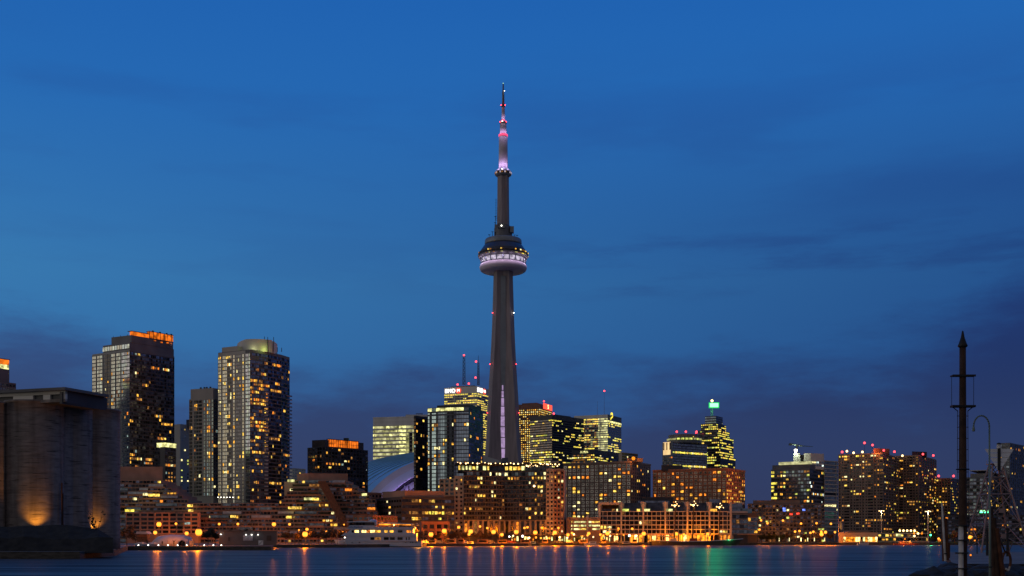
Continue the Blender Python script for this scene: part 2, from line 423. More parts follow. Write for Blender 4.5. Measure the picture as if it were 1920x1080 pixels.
#@@SETTING
# ------------------------------------------------------------------ the setting: water, land, quay, pier
def P(x, d): return (PX(x, d), d)
m, t, o = nodes('water'); l = t.links.new
g = N(t, 'ShaderNodeNewGeometry')
def wnoise(sx_, sy_, det):
    mp = N(t, 'ShaderNodeMapping'); mp.inputs['Scale'].default_value = (sx_, sy_, 1); l(g.outputs['Position'], mp.inputs[0])
    nz = N(t, 'ShaderNodeTexNoise'); nz.inputs['Scale'].default_value = 1; nz.inputs['Detail'].default_value = det; l(mp.outputs[0], nz.inputs['Vector']); return nz.outputs[0]
bp = N(t, 'ShaderNodeBump'); bp.inputs['Strength'].default_value = .9; bp.inputs['Distance'].default_value = .4
l(wnoise(.05, .16, 6), bp.inputs['Height'])
df = N(t, 'ShaderNodeBsdfDiffuse'); df.inputs[0].default_value = (.006, .014, .03, 1)
g1 = N(t, 'ShaderNodeBsdfGlossy'); g1.inputs['Roughness'].default_value = .40; g1.inputs[0].default_value = (.29, .305, .29, 1); l(bp.outputs[0], g1.inputs['Normal'])
g2 = N(t, 'ShaderNodeBsdfGlossy'); g2.inputs['Roughness'].default_value = .25; g2.inputs[0].default_value = (.5, .47, .4, 1)
mrw = N(t, 'ShaderNodeMapRange'); l(wnoise(.02, .16, 8), mrw.inputs[0]); mrw.inputs[1].default_value = .35; mrw.inputs[2].default_value = .65
mrw.inputs[3].default_value = .4; mrw.inputs[4].default_value = 1.3
fr = N(t, 'ShaderNodeFresnel'); fr.inputs[0].default_value = 1.33; l(bp.outputs[0], fr.inputs['Normal'])
mf = N(t, 'ShaderNodeMath', operation='MULTIPLY'); l(fr.outputs[0], mf.inputs[0]); l(mrw.outputs[0], mf.inputs[1])
m1 = N(t, 'ShaderNodeMixShader'); l(mf.outputs[0], m1.inputs[0]); l(df.outputs[0], m1.inputs[1]); l(g1.outputs[0], m1.inputs[2])
m2 = N(t, 'ShaderNodeMixShader'); m2.inputs[0].default_value = .12; l(m1.outputs[0], m2.inputs[1]); l(g2.outputs[0], m2.inputs[2]); l(m2.outputs[0], o.inputs[0])
b = MB(); b.add([(-9000, -600, 0), (9000, -600, 0), (9000, 12000, 0), (-9000, 12000, 0)], [(0, 1, 2, 3)], 'water')
tag(b.build('water'), kind='structure')
shore = [P(-700, 285), P(150, 290), P(215, 340), P(235, 470), P(240, 500), P(508, 500), P(513, 512), P(512, 640), P(650, 647), P(785, 722), P(800, 748),
         P(990, 815), P(1005, 858), P(1215, 864), P(1225, 900), P(1575, 925), P(1760, 915), P(2600, 905), (9000, 1500), (9000, 11000), (-9000, 11000), (-9000, 285)]
b = MB(); b.prism(shore, -4, LAND, 'quay_wall', 'paving'); tag(b.build('ground'), kind='structure')
# grass strip on the eastern waterfront, earth bank below the silos
b = MB(); b.prism([P(1440, 950), P(1570, 950), P(1570, 985), P(1440, 985)], LAND - .2, LAND + .35, 'grass')
b.prism([P(1752, 930), P(1900, 930), P(1900, 960), P(1752, 960)], LAND - .2, LAND + .5, 'grass'); tag(b.build('lawn'), kind='structure')
b = MB(); secs = []
for i in range(15):
    x = -180 + i * 28; h = 8.3 - max(0, (x - 175) / 40) * 3.2 + R.uniform(-.35, .35)
    secs.append([(PX(x, 296), 296, 1.4), (PX(x, 300), 300, 5.2 + R.uniform(-.4, .4)), (PX(x, 307), 307, h), (PX(x, 318), 318, h - .6), (PX(x, 320), 320, 1.4)])
b.loft(secs, 'earth'); tag(b.build('bank'), kind='structure')
# near pier on the right and its rock edge
b = MB(); b.prism([P(1786, 158), P(2300, 158), P(2300, 300), P(1772, 300)], -3, 1.6, 'rock', 'paving'); tag(b.build('pier'), kind='structure')
b = MB()
def boulder(b, c, s):
    bm = bmesh.new(); bmesh.ops.create_icosphere(bm, subdivisions=2, radius=1)
    for v in bm.verts: v.co *= 1 + R.uniform(-.16, .16)
    sx_, sy_, sz_ = s; vs = [(c[0] + v.co.x * sx_, c[1] + v.co.y * sy_, c[2] + v.co.z * sz_) for v in bm.verts]
    b.add(vs, [tuple(v.index for v in f.verts) for f in bm.faces], 'rock'); bm.free()
for i in range(150):
    x = R.uniform(1738, 2050); d = R.uniform(128, 157); u = R.uniform(.8, 2.0)
    k = min(1, (x - 1725) / 50)
    boulder(b, (PX(x, d), d, R.uniform(-.4, .7) * k), (u * 1.2, u, u * .75))
for i in range(60):
    x = R.uniform(1724, 2050); d = R.uniform(112, 122); u = R.uniform(.7, 1.4)
    boulder(b, (PX(x, d), d, R.uniform(-.5, .35)), (u * 1.3, u, u * .7))
tag(b.build('rocks'), kind='stuff')

# ------------------------------------------------------------------ the tall concrete tower
D = 1417.0; K = D / F
tw = Bldg('observation_tower', 'very tall slender concrete tower with a round pod and needle mast', 'tower', PX(943.5, D), D)
tx = PX(943.5, D); ty = D
def tz(y): return PZ(y, D)
def ysec(hw, z, tt, rv):
    Rw = (hw - tt * .5) / .866; pts = []
    for th in (90, 210, 330):
        a = rad(th); dx, dy = math.cos(a), math.sin(a)
        pts += [(tx + dx * Rw + dy * tt, ty + dy * Rw - dx * tt, z), (tx + dx * Rw - dy * tt, ty + dy * Rw + dx * tt, z)]
        a = rad(th + 60); pts.append((tx + math.cos(a) * rv, ty + math.sin(a) * rv, z))
    return pts
prof = [(1018, 46), (940, 42.5), (880, 37), (840, 33), (800, 30.6), (760, 29), (720, 26.6), (690, 24.6), (650, 22.6), (610, 20.8), (570, 19.6), (530, 18.4), (505, 17.9)]
b = tw.mb('shaft'); b.loft([ysec(h * K, tz(y), 4.6, 7.2 + (y - 505) * .006) for y, h in prof], 'concrete')
b = MB(); b.loft([[(tx + dx * s * k2, ty - 9.0 + dy, tz(y)) for dx, dy in ((-1, -.2), (1, -.2), (1, 3), (-1, 3))] for y, s, k2 in ((880, 4.2, 1), (700, 3.6, 1), (520, 3.0, 1))], 'pod_grey'); b.build('elevator_track', tw.root)
yy = [(862, 842), (841, 822), (821, 802), (801, 782), (781, 764), (763, 748), (747, 735), (734, 724)]
for i, (a, c) in enumerate(yy):
    wd = (5.8, 5.4, 5.0, 4.5, 3.9, 3.2, 2.4, 1.5)[i]; bb = MB(); bb.box((tx - .6, ty - 9.75, (tz(a) + tz(c)) / 2), (wd, .5, tz(c) - tz(a) - .5), 'l_mauve'); bb.build('shaft_glow', tw.root)  # narrowing glow panels stand in for violet light fading up the track
# main pod: lathes from the profile (half width px, y px)
def ring(part, pts, mat, n=56, smooth=True):
    bb = MB(); bb.lathe([(r * K, tz(y)) for r, y in pts], mat, (tx, ty), n); return bb.build(part, tw.root, smooth)
ring('radome_underside', [(17, 507.6), (30, 508.6), (39.6, 509.6)], 'concrete', 56, False)
ring('radome', [(39.5, 509.8), (42.6, 507.8), (44.3, 504), (44.4, 500.6), (43.2, 497.4), (41, 495.6)], 'radome')
ring('pod_deck', [(30, 495.6), (41.6, 495.6), (41.8, 494.4), (38, 494)], 'pod_navy')
ring('pod_window_band', [(30, 494.2), (39.4, 494.2), (41.2, 486.6), (30, 486.2)], 'l_podlamp')
for i in range(22):
    a = 2 * math.pi * (i + .5) / 22; c, s_ = math.cos(a), math.sin(a); bb = MB()
    bb.tube((tx + c * 41.4 * K, ty + s_ * 41.4 * K, tz(495.4)), (tx + c * 43.4 * K, ty + s_ * 43.4 * K, tz(485.4)), .7, .7, 'pod_navy', 5); bb.build('pod_strut', tw.root)
ring('pod_rim', [(30, 486.4), (43, 486.2), (46, 484), (47.3, 481.4), (47.3, 479.6), (46.2, 478.6), (30, 478.4)], 'dark_wall')
ring('pod_parapet', [(30, 478.6), (46.2, 478.6), (47, 476.4), (46, 474.4), (44.6, 473.6), (30, 473.4)], 'dark_wall')
ring('pod_roof', [(30, 474), (44.4, 473.8), (42.6, 471), (36.4, 462), (34.4, 459.6), (20, 459)], 'pod_navy')
ring('pod_drum', [(30, 459.6), (34.6, 459.4), (34.8, 458), (34.4, 451), (33, 449.4), (26, 448.8), (12, 448.4)], 'pod_grey')
ring('equipment_drum', [(17, 445), (17, 430), (16.2, 426), (12, 425), (12, 423.6)], 'slate_wall', 24, False)
R2 = random.Random(3)
for (hr, y0, y1, p, mats) in ((47.0, 477.6, 475.2, .15, ['l_yellow', 'l_amber', 'l_pale', 'l_dim']), (47.4, 483.2, 481.6, .25, ['l_office', 'l_dim', 'l_olive'])):
    for i in range(64):
        a = math.pi + math.pi * (i + .5) / 64
        if R2.random() < p:
            bb = MB(); c, s_ = math.cos(a), math.sin(a)
            bb.box((tx + c * hr * K, ty + s_ * hr * K, (tz(y0) + tz(y1)) / 2), (1.2 + R2.random() * .8, .9, (tz(y1) - tz(y0)) * .8), R2.choice(mats), a + math.pi / 2); bb.build('window', tw.root)
b = tw.mb('upper_shaft'); b.lathe([(12.2 * K, tz(447)), (12.0 * K, tz(420)), (11.4 * K, tz(380)), (11 * K, tz(328))], 'concrete', (tx, ty), 6, rad(15), rad(375))
for c, dm_, mt in (((tx + 16.5 * K, ty - 6, tz(433.5)), (7 * K, 7, 11 * K), 'pod_grey'), ((tx - 3 * K, ty - 11.5, tz(428)), (14 * K, 3, 8.5 * K), 'slate_wall'), ((tx - 13.5 * K, ty - 5, tz(431)), (5 * K, 6, 14 * K), 'pod_grey')):
    b = MB(); b.box(c, dm_, mt); b.build('equipment_cabin', tw.root)
tw.lamp(tx - 3 * K, ty - 13.6, tz(428.6), .8, 'l_bulb', 'work_light')
for dx, y in ((-26, 442.5), (-20, 437), (-14.5, 408.5), (-15, 420), (21, 443), (26, 443.5)):
    bb = MB(); bb.tube((tx + dx * K, ty - 6, tz(445.5)), (tx + dx * K, ty - 6, tz(y)), .35, .25, 'dark_metal', 5); bb.box((tx + dx * K, ty - 6, tz(y)), (2.6, .5, .5), 'dark_metal'); bb.build('aerial', tw.root)
bb = MB(); bb.tube((tx - 13.6 * K, ty - 3, tz(415)), (tx - 13.6 * K, ty - 3, tz(374)), .14, .14, 'dark_metal', 4)
for i in range(14): bb.box((tx - 13.2 * K, ty - 3, tz(414 - i * 3)), (2.2, .25, .25), 'dark_metal')
bb.build('dipole_aerial', tw.root)
ring('upper_pod', [(11, 331.5), (12.4, 331), (15, 329), (16, 326), (15.8, 323), (13.6, 320.5), (10.5, 317.4), (8.5, 316.2), (7, 316)], 'pod_grey')
for i in range(22):
    a = math.pi + math.pi * (i + .5) / 22; c, s_ = math.cos(a), math.sin(a); mt = ['l_podlamp', 'g_black', 'g_black', 'l_dim'][R2.randrange(4)]
    bb = MB(); bb.box((tx + c * 15.7 * K, ty + s_ * 15.7 * K, tz(326)), (1.0, .8, 1.8), mt, a + math.pi / 2); bb.build('window', tw.root)
tw.lamp(tx - 2 * K, ty - 14 * K, tz(321), .7, 'l_bulb', 'work_light')
ring('antenna_base', [(8.4, 317), (8.3, 285), (8.1, 256)], 'antenna_white', 24)
ring('light_ring', [(8.6, 256.2), (8.6, 252.6), (6.3, 252.4)], 'l_pink', 24)
ring('antenna_middle', [(6.3, 253), (6.1, 231)], 'antenna_white', 20)
ring('antenna_collar', [(6.6, 231.4), (6.6, 228.6), (3.2, 228)], 'dark_metal', 20)
ring('light_ring', [(3.9, 228.2), (3.9, 225.4), (2.6, 225)], 'l_pink', 16)
ring('antenna_upper', [(3.2, 226), (2.9, 201)], 'antenna_white', 16)
ring('antenna_collar', [(3.4, 200.8), (3.4, 196.5), (2.3, 196)], 'dark_metal', 16)
ring('antenna_tip', [(2.3, 197), (2.1, 172), (1.5, 171.6), (1.3, 158), (.3, 156.4)], 'mid_metal', 12)
for dx, y in ((-3.6, 198.5), (3.6, 198.5), (5.5, 229.6), (-5.5, 229.8)): tw.lamp(tx + dx * K, ty - 2.5, tz(y), .75)
tw.lamp(tx - 1.5 * K, ty - 7 * K, tz(229.6), .7, 'l_bulb'); tw.lamp(tx + 2.4 * K, ty - 2, tz(171.4), .5, 'l_bulb'); tw.lamp(tx, ty, tz(156.2), .55, 'l_greensoft')
for y, hw in ((589, 20), (685, 24.6), (776, 29.6)):
    for s_ in (-1, 1): tw.lamp(tx + s_ * (hw - .3) * K, ty - hw * K * .55 - 1, tz(y), .7, 'l_bulb' if (y == 589 and s_ == 1) else 'l_redlamp')
VI = (.72, .5, .95)
for (y, r, e) in ((314, 15, 2300), (250.5, 11, 800), (224, 7.5, 500)):      # lamps at the foot of each lit mast section
    for a in (215, 270, 325): point('mast_floodlight', (tx + math.cos(rad(a)) * r * K, ty + math.sin(rad(a)) * r * K, tz(y)), VI, e, .25, tw.root)
for i in range(9):                                                               # lamps under the window band wash the white ring
    a = rad(184 + i * 21.5); point('ring_floodlight', (tx + math.cos(a) * 49 * K, ty + math.sin(a) * 50 * K, tz(490)), (.85, .66, .95), 1500, .25, tw.root)
tw.finish()

# ------------------------------------------------------------------ buildings of the skyline
def simple(name, label, cat, q, d, ytop, parts=(), z0=LAND, wall='slate_wall', group=None, roofh=None):
    c = q[1]; bl = Bldg(name, label, cat, c[0], c[1], LAND, group); z1 = PZ(ytop, d)
    bl.mb('wall').prism(quad(q), z0, z1, wall, 'roof_grey'); bl.q = q; bl.z1 = z1; bl.d = d
    return bl

# far left tower behind the silos
q = foot(-60, -22, 30, 900, 30); bl = simple('apartment_tower', 'dark tower with an orange lit lantern crown at the left edge', 'tower', q, 900, 712, wall='slate_wall')
bl.facade(q[1], q[2], PZ(790, 900), PZ(714, 900), 3, 3.2, .8, .6, .14, RES, ('g_dark', 'g_navy'), .3, (.3, .15))
c = inset(q, .72); bl.mb('crown_core').prism(c, bl.z1, PZ(686, 900), 'slate_wall', 'roof_grey')
b = MB(); b.prism(inset(q, .7), PZ(686, 900), PZ(677.5, 900), 'l_creambright'); b.build('lit_lantern', bl.root)
b = MB(); b.prism(inset(q, .71), PZ(677, 900), PZ(668, 900), 'l_crown'); b.build('lit_lantern', bl.root)
b = MB(); b.prism(inset(q, .75), PZ(668, 900), PZ(666.6, 900), 'dark_metal'); b.build('roof', bl.root); bl.finish()

# dark glass tower A
d = 930.0; q = foot(173, 243, 327, d, 34)
bl = simple('apartment_tower', 'dark glass apartment tower with an orange lit rooftop corner and ring emblem', 'tower', q, d, 655, wall='slate_wall')
zb = PZ(905, d)
def ra(b_, f, nb, nf, mat, on):
    c = 'WWgSSSwBBBwSSgSSwTTTNN'[int(b_ / nb * 22)]
    if c in 'gw': return None
    if c == 'B': return mat if on else ('g_black', .95, .62)
    if on: return mat
    return {'W': 'g_sheer', 'S': R.choice(('g_sheer', 'g_sheer', 'g_teal')) if f > nf * .35 else R.choice(('g_teal', 'g_navy', 'g_sheer')), 'T': R.choice(('g_teal', 'g_blue', 'g_navy')), 'N': 'g_navy'}[c]
bl.mb('cladding').edge(q[0], q[1], zb - 30, bl.z1, .045, .05, 'mid_metal')
bl.facade(q[0], q[1], zb, bl.z1 - 1.5, 3.0, 1.6, .78, .72, .07, RES, ('g_teal',), 0, (.34, .18), (.3, .25, 3), ra, framemat='slate_wall')
bl.facade(q[1], q[2], zb, bl.z1 - 1.5, 3.0, 1.7, .84, .70, .085, RES, ('g_navy', 'g_dark', 'g_navy', 'g_black'), .62, (.3, .15), (.35, .25, 7), None, framemat='dark_wall')
# stepped penthouse
pl = [Vector(q[0]).lerp(Vector(q[1]), .28), Vector(q[1]), Vector(q[2]), Vector(q[3]).lerp(Vector(q[2]), .28)]
bl.mb('penthouse').prism(inset(pl, .985), bl.z1, PZ(641, d), 'slate_wall', 'roof_grey')
p2 = [Vector(q[0]).lerp(Vector(q[1]), .52), Vector(q[1]).lerp(Vector(q[2]), .04), Vector(q[2]).lerp(Vector(q[1]), .03), Vector(q[3]).lerp(Vector(q[2]), .52)]
bl.mb('penthouse').prism(p2, PZ(641, d), PZ(627.5, d), 'slate_wall', 'roof_grey')
bl.facade(pl[0], pl[1], bl.z1 + .4, PZ(643, d), 4, 3.2, .8, .7, 0, RES, ('g_sheer', 'g_blue', 'g_teal'), 0, None, None, framemat='slate_wall')
a_, b_ = p2[1].lerp(p2[2], .42), p2[2]
b = MB(); b.edge(a_, b_, PZ(627.4, d), PZ(615, d), .15, 3, 'l_crown'); b.build('lit_screen', bl.root)
b = MB(); b.edge(p2[1].lerp(p2[2], .02), a_, PZ(627.4, d), PZ(620.5, d), -.5, 3, 'l_crown'); b.build('lit_screen', bl.root)
b = MB()
for k in range(7): b.edge(a_, b_, PZ(627.4, d), PZ(614.4, d), .4, .3, 'dark_metal', (b_ - a_).length * k / 6.6, (b_ - a_).length * k / 6.6 + .35)
b.edge(a_, b_, PZ(615, d), PZ(613.9, d), .5, 4, 'dark_metal'); b.edge(a_, b_, PZ(628, d), PZ(627, d), .45, 1, 'dark_metal'); b.build('crown_frame', bl.root)
b = MB(); b.edge(p2[1], a_, PZ(620.3, d), PZ(619.3, d), .3, 5, 'dark_metal'); b.build('roof', bl.root)
e1 = (b_ - a_).normalized(); ec = p2[2] - e1 * 3.1; ang = math.atan2(e1.y, e1.x); en = Vector((e1.y, -e1.x))
b = MB(); n = 20
for i in range(n):                                        # ring emblem
    t0, t1 = 2 * math.pi * i / n, 2 * math.pi * (i + 1) / n
    pa = ec + e1 * math.cos(t0) * 1.5 + en * .6; pb = ec + e1 * math.cos(t1) * 1.5 + en * .6
    b.tube((pa.x, pa.y, PZ(631, d) + math.sin(t0) * 1.5), (pb.x, pb.y, PZ(631, d) + math.sin(t1) * 1.5), .22, .22, 'worn_white', 5)
pa = ec + e1 * -.7 + en * .6; pb = ec + e1 * .8 + en * .6
b.tube((pa.x, pa.y, PZ(631, d) - .9), (pb.x, pb.y, PZ(631, d) + .9), .3, .3, 'worn_white', 5); b.build('emblem', bl.root)
for k in (.1, .4, .68, .88):
    v = a_.lerp(b_, k); bb = MB(); bb.box((v.x, v.y + 3, PZ(612.9, d)), (1.2, 1.2, 1.4), 'dark_metal'); bb.build('roof_vent', bl.root)
for k in (.1, .45, .8):
    v = p2[0].lerp(p2[1], k); bb = MB(); bb.tube((v.x, v.y, PZ(628, d)), (v.x, v.y, PZ(625, d)), .18, .12, 'dark_metal', 5); bb.build('aerial', bl.root)
for k in (.22, .5, .75, .9):
    v = a_.lerp(b_, k) + en * .4; bb = MB(); bb.box((v.x, v.y, PZ(630.4 + R.random() * 1.5, d)), (1.8, .4, .9), 'l_crown', ang); bb.build('window', bl.root)
bl.finish()

# pale block behind with lit terrace
d = 1010.0; q = foot(326, 338, 372, d, 35); bl = simple('apartment_block', 'pale concrete block with scattered small lit windows between two glass towers', 'building', q, d, 795, wall='pale_concrete')
bl.facade(q[1], q[2], PZ(930, d), bl.z1 - 3, 3, 3.4, .45, .5, .16, ['l_yellow', 'l_green', 'l_pale'], ('g_dark', 'g_teal'), .2, (.2, .1), rule=lambda b, f, nb, nf, m, on: m if on or R.random() < .25 else None, framemat='pale_concrete')
b = MB(); b.box((q[1].x + 8, q[1].y + 10, PZ(791, d) - 1), (9, 8, 7), 'slate_wall'); b.build('roof_plant', bl.root); bl.finish()
q = foot(300, 309, 330, 905, 25); bl = simple('glass_pavilion_tower', 'narrow dark block with one brightly lit yellow floor beside the dark tower', 'building', q, 905, 838, wall='dark_wall')
b = MB(); b.edge(q[1], q[2], PZ(838, 905), PZ(830, 905), .3, 8, 'l_creambright'); b.build('lit_floor', bl.root)
b = MB(); b.edge(q[1], q[2], PZ(830, 905), PZ(828.6, 905), .8, 8.6, 'dark_metal'); b.build('roof', bl.root)
bl.facade(q[1], q[2], PZ(905, 905), PZ(838, 905), 3, 3, .75, .6, .2, RES, ('g_navy', 'g_dark'), .2, (.3, .2)); bl.finish()

# pale gridded tower B1 and tall tower B2
d = 950.0; q = foot(355, 400, 425, d, 24); bl = simple('apartment_tower', 'pale gridded apartment tower with plain top, left of the tallest glass tower', 'tower', q, d, 746, wall='pale_concrete')
bl.mb('penthouse').prism(inset(q, .93), bl.z1, PZ(727, d), 'pale_concrete', 'roof_grey')
def rb1(b_, f, nb, nf, mat, on):
    c = 'PPwPPwBBBwPPwPPwSS'[int(b_ / nb * 18)]
    if c == 'w': return None
    if on: return mat
    return {'P': R.choice(('g_pale', 'g_pale', 'g_blue', 'g_sheer')), 'B': ('g_black', .95, .62), 'S': 'g_sheer'}[c]
bl.facade(q[0], q[1], PZ(930, d), bl.z1 - 1, 3.0, 1.6, .8, .74, .12, RES, ('g_pale',), .35, (.3, .25), (.35, .3, 6), rb1, framemat='pale_concrete')
bl.facade(q[1], q[2], PZ(930, d), bl.z1 - 1, 3.0, 3.0, .8, .7, .1, RES, ('g_navy',), 0, (.3, .25), framemat='slate_wall')
for k in (.3, .45, .55, .7): v = Vector(q[0]).lerp(Vector(q[1]), k); bb = MB(); bb.box((v.x + 2, v.y + 6, PZ(726, d) + .6), (1.3, 1.3, 1.8), 'dark_metal'); bb.build('roof_vent', bl.root)
bl.finish()
d = 930.0; l_, c_, r_, k_ = foot(409, 469, 543, d, 30)
mid = [c_.lerp(r_, k) for k in (.35, .7)]; nrm = Vector(((r_ - c_).y, -(r_ - c_).x)).normalized(); mid[0] += nrm * 3.6; mid[1] += nrm * 3.2
poly = [l_, c_, mid[0], mid[1], r_, k_]
bl = Bldg('apartment_tower', 'tallest left glass apartment tower with a curved yellow lit rooftop wall and balconies', 'tower', c_.x, c_.y); z1 = PZ(655, d); zb = PZ(950, d)
bl.mb('wall').prism([tuple(v) for v in poly], LAND, z1, 'slate_wall', 'roof_grey')
def rb2(b_, f, nb, nf, mat, on):
    c = 'PPwPPPwBBBwPPwDDDwPPwNNNN'[int(b_ / nb * 25)]
    if c == 'w': return None
    if c == 'B': return mat if on or R.random() < .12 else ('g_black', .95, .62)
    if on and c in 'PD' and R.random() < .75: return mat
    if c == 'D': return ('g_dark', .8, .5)
    return R.choice(('g_pale', 'g_pale', 'g_sheer')) if c == 'P' else R.choice(('g_blue', 'g_navy', 'g_teal'))
bl.mb('cladding').edge(l_, c_, LAND, z1 - .5, .045, .05, 'pale_concrete', 0, (c_ - l_).length * .85)
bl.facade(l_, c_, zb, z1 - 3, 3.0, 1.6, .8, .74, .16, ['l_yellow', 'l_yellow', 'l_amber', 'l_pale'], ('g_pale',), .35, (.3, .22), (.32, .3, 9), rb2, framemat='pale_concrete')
def rb3(b_, f, nb, nf, mat, on): return None if f > nf - 3 and on else mat
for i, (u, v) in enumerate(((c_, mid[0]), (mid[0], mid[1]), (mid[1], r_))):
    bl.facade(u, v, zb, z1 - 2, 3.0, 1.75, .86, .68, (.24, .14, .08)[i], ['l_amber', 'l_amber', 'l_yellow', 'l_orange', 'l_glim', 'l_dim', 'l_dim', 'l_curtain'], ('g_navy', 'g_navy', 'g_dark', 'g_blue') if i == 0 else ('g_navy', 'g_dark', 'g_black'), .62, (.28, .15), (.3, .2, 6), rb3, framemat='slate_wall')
for i in range(29):                                           # balcony tips on the right edge
    bb = MB(); zz = zb + 8 + i * 3.0; bb.edge(mid[1].lerp(r_, .55), r_ + (r_ - mid[1]).normalized() * 2.2, zz, zz + .3, 1.3, .1, 'pale_concrete'); bb.edge(mid[1].lerp(r_, .6), r_ + (r_ - mid[1]).normalized() * 2.1, zz + .3, zz + 1.1, 1.25, -1.15, 'g_navy'); bb.build('balcony', bl.root)
for i in range(28):
    bb = MB(); zz = zb + 10 + i * 3.0; v = c_.lerp(mid[0], .8); bb.edge(v, v + (mid[0] - c_).normalized() * 3.0, zz, zz + 1.1, 1.4, .1, 'pale_concrete'); bb.build('balcony', bl.root)
bl.mb('penthouse').prism([tuple(l_.lerp(c_, .12)), tuple(l_.lerp(c_, .62)), tuple(l_.lerp(c_, .62) + (k_ - l_) * .7), tuple(l_.lerp(c_, .12) + (k_ - l_) * .7)], z1, PZ(646, d), 'pale_concrete', 'roof_grey')
cx_, cy_ = PX(484, d + 22), d + 22; rr_ = 14.5; b = MB()
n = 30; a0, a1 = rad(178), rad(322); vs = []
for i in range(n + 1):
    a = a0 + (a1 - a0) * i / n; hz = PZ(641, d) + (PZ(632.5, d) - PZ(641, d)) * min(1, i / 14)
    for r_k in (rr_, rr_ - .6):
        for z_ in (z1 - .5, hz): vs.append((cx_ + r_k * math.cos(a) * 1.15, cy_ + r_k * math.sin(a), z_))
fs = []
for i in range(n):
    o_ = i * 4; fs += [(o_, o_ + 4, o_ + 5, o_ + 1), (o_ + 6, o_ + 2, o_ + 3, o_ + 7), (o_ + 1, o_ + 5, o_ + 7, o_ + 3), (o_, o_ + 2, o_ + 6, o_ + 4)]
b.add(vs, fs, 'white_concrete'); b.build('curved_roof_wall', bl.root)
b = MB(); b.prism([(cx_ + 4, cy_ - 6), (cx_ + 14, cy_ - 6), (cx_ + 14, cy_ + 8), (cx_ + 4, cy_ + 8)], z1 - .5, PZ(633.5, d), 'white_concrete'); b.build('penthouse', bl.root)
for a, e, cl in ((188, 2600, (1, .78, .32)), (222, 4200, (1, .76, .32)), (268, 600, (.9, .95, .4)), (296, 900, (.8, 1, .2))):
    point('roof_floodlight', (cx_ + (rr_ + 3.2) * 1.15 * math.cos(rad(a)), cy_ + (rr_ + 3.2) * math.sin(rad(a)), z1 + 1.0), cl, e * .55, .3, bl.root)
for x, y in ((496, 631), (502, 632), (513, 632), (520, 651), (528, 652)): bb = MB(); bb.tube((PX(x, d + 10), d + 10, PZ(656, d)), (PX(x, d + 10), d + 10, PZ(y, d + 10)), .3, .25, 'dark_metal', 5); bb.build('aerial', bl.root)
bl.finish()
# small far blocks between towers
q = foot(536, 548, 573, 1500, 35); bl = simple('office_block', 'small bluish far block in the gap right of the tallest left tower', 'building', q, 1500, 878, wall='pale_concrete')
bl.facade(q[1], q[2], PZ(960, 1500), bl.z1, 4, 4, .8, .5, .1, OFF, ('g_blue', 'g_navy'), .4, (.6, .2), framemat='pale_concrete'); bl.finish()
# brick-dark tower C with orange crown
d = 960.0; q = foot(577, 604, 690, d, 40); bl = simple('apartment_tower', 'short dark apartment tower with a wide orange glowing crown', 'tower', q, d, 838, wall='dark_wall')
zb = PZ(940, d)
bl.facade(q[0], q[1], zb, bl.z1, 3, 3.2, .7, .75, .1, RES, ('g_sheer', 'g_teal', 'g_black'), .1, (.35, .3), (.3, .3, 2), rule=lambda b, f, nb, nf, m, on: m if on else ('g_sheer', 'g_teal', 'g_black')[min(2, b * 3 // nb)], framemat='slate_wall')
bl.facade(q[1], q[2], zb, bl.z1, 3, 3.4, .7, .62, .13, RES, ('g_dark', 'g_navy', 'g_black', 'g_brown'), .35, (.25, .15), (.5, .3, 4), framemat='dark_wall')
p2 = [q[0].lerp(q[1], .3), q[1].lerp(q[2], .06), q[1].lerp(q[2], .9), q[3].lerp(q[0], .3)]
bl.mb('penthouse').prism(p2, bl.z1, PZ(824, d), 'dark_wall', 'roof_grey')
u, v = q[1].lerp(q[2], .14), q[1].lerp(q[2], .78)
b = MB(); b.edge(u, v, PZ(836, d), PZ(823, d), .35, 1, 'l_crown'); b.build('lit_screen', bl.root)
b = MB(); ln = (v - u).length
for k in range(14): b.edge(u, v, PZ(836, d), PZ(822.4, d), .6, .2, 'dark_metal', ln * k / 13.2, ln * k / 13.2 + .25)
b.edge(u, v, PZ(822.8, d), PZ(821.6, d), .7, 3, 'rust_dark'); b.edge(u, v, PZ(830.5, d), PZ(830, d), .55, .2, 'dark_metal'); b.build('crown_frame', bl.root)
b = MB(); b.box(((u.x + v.x) / 2 + 2, u.y + 14, PZ(820.5, d)), (4, 4, 2.4), 'dark_metal'); b.build('roof_plant', bl.root); bl.finish()

# white office block lit yellow-green behind the dome
d = 1500.0; q = foot(699.5, 792, 860, d, 14); bl = simple('office_block', 'white office block with glowing yellow floors behind the domed stadium', 'office building', q, d, 780, wall='white_concrete')
l_, c_, r_, k_ = q; z1 = bl.z1
def rw(b_, f, nb, nf, mat, on):
    u = b_ / nb
    if u > .62 and f < nf * .72: return ('l_olive', .92, .9) if b_ != int(nb * .75) else ('g_black', .9, .96)
    if f >= nf - 2: return None
    if .47 < u < .61: return ('l_creambright', .97, .62)
    return (R.choice(('l_cream', 'l_cream', 'l_olive')) if R.random() < .93 else 'l_creambright', .97, .58)
bl.facade(l_, c_, PZ(905, d), z1 - 1, 4.9, 4.6, .95, .6, 0, OFF, ('l_cream',), 0, (.5, .35), None, rw, framemat='white_concrete')
b = MB(); b.box((c_.x - 8, c_.y + 12, z1 + 1.2), (28, 12, 2.6), 'white_concrete'); b.box((c_.x - 4, c_.y + 2, z1 + 3), (9, .6, 1), 'roof_grey'); b.build('roof_plant', bl.root)
b = MB(); b.edge(l_, c_, PZ(797, d), z1 - .5, .4, .1, 'dark_wall', (c_ - l_).length * .84, (c_ - l_).length * .93); b.build('roof_notch', bl.root); bl.finish()
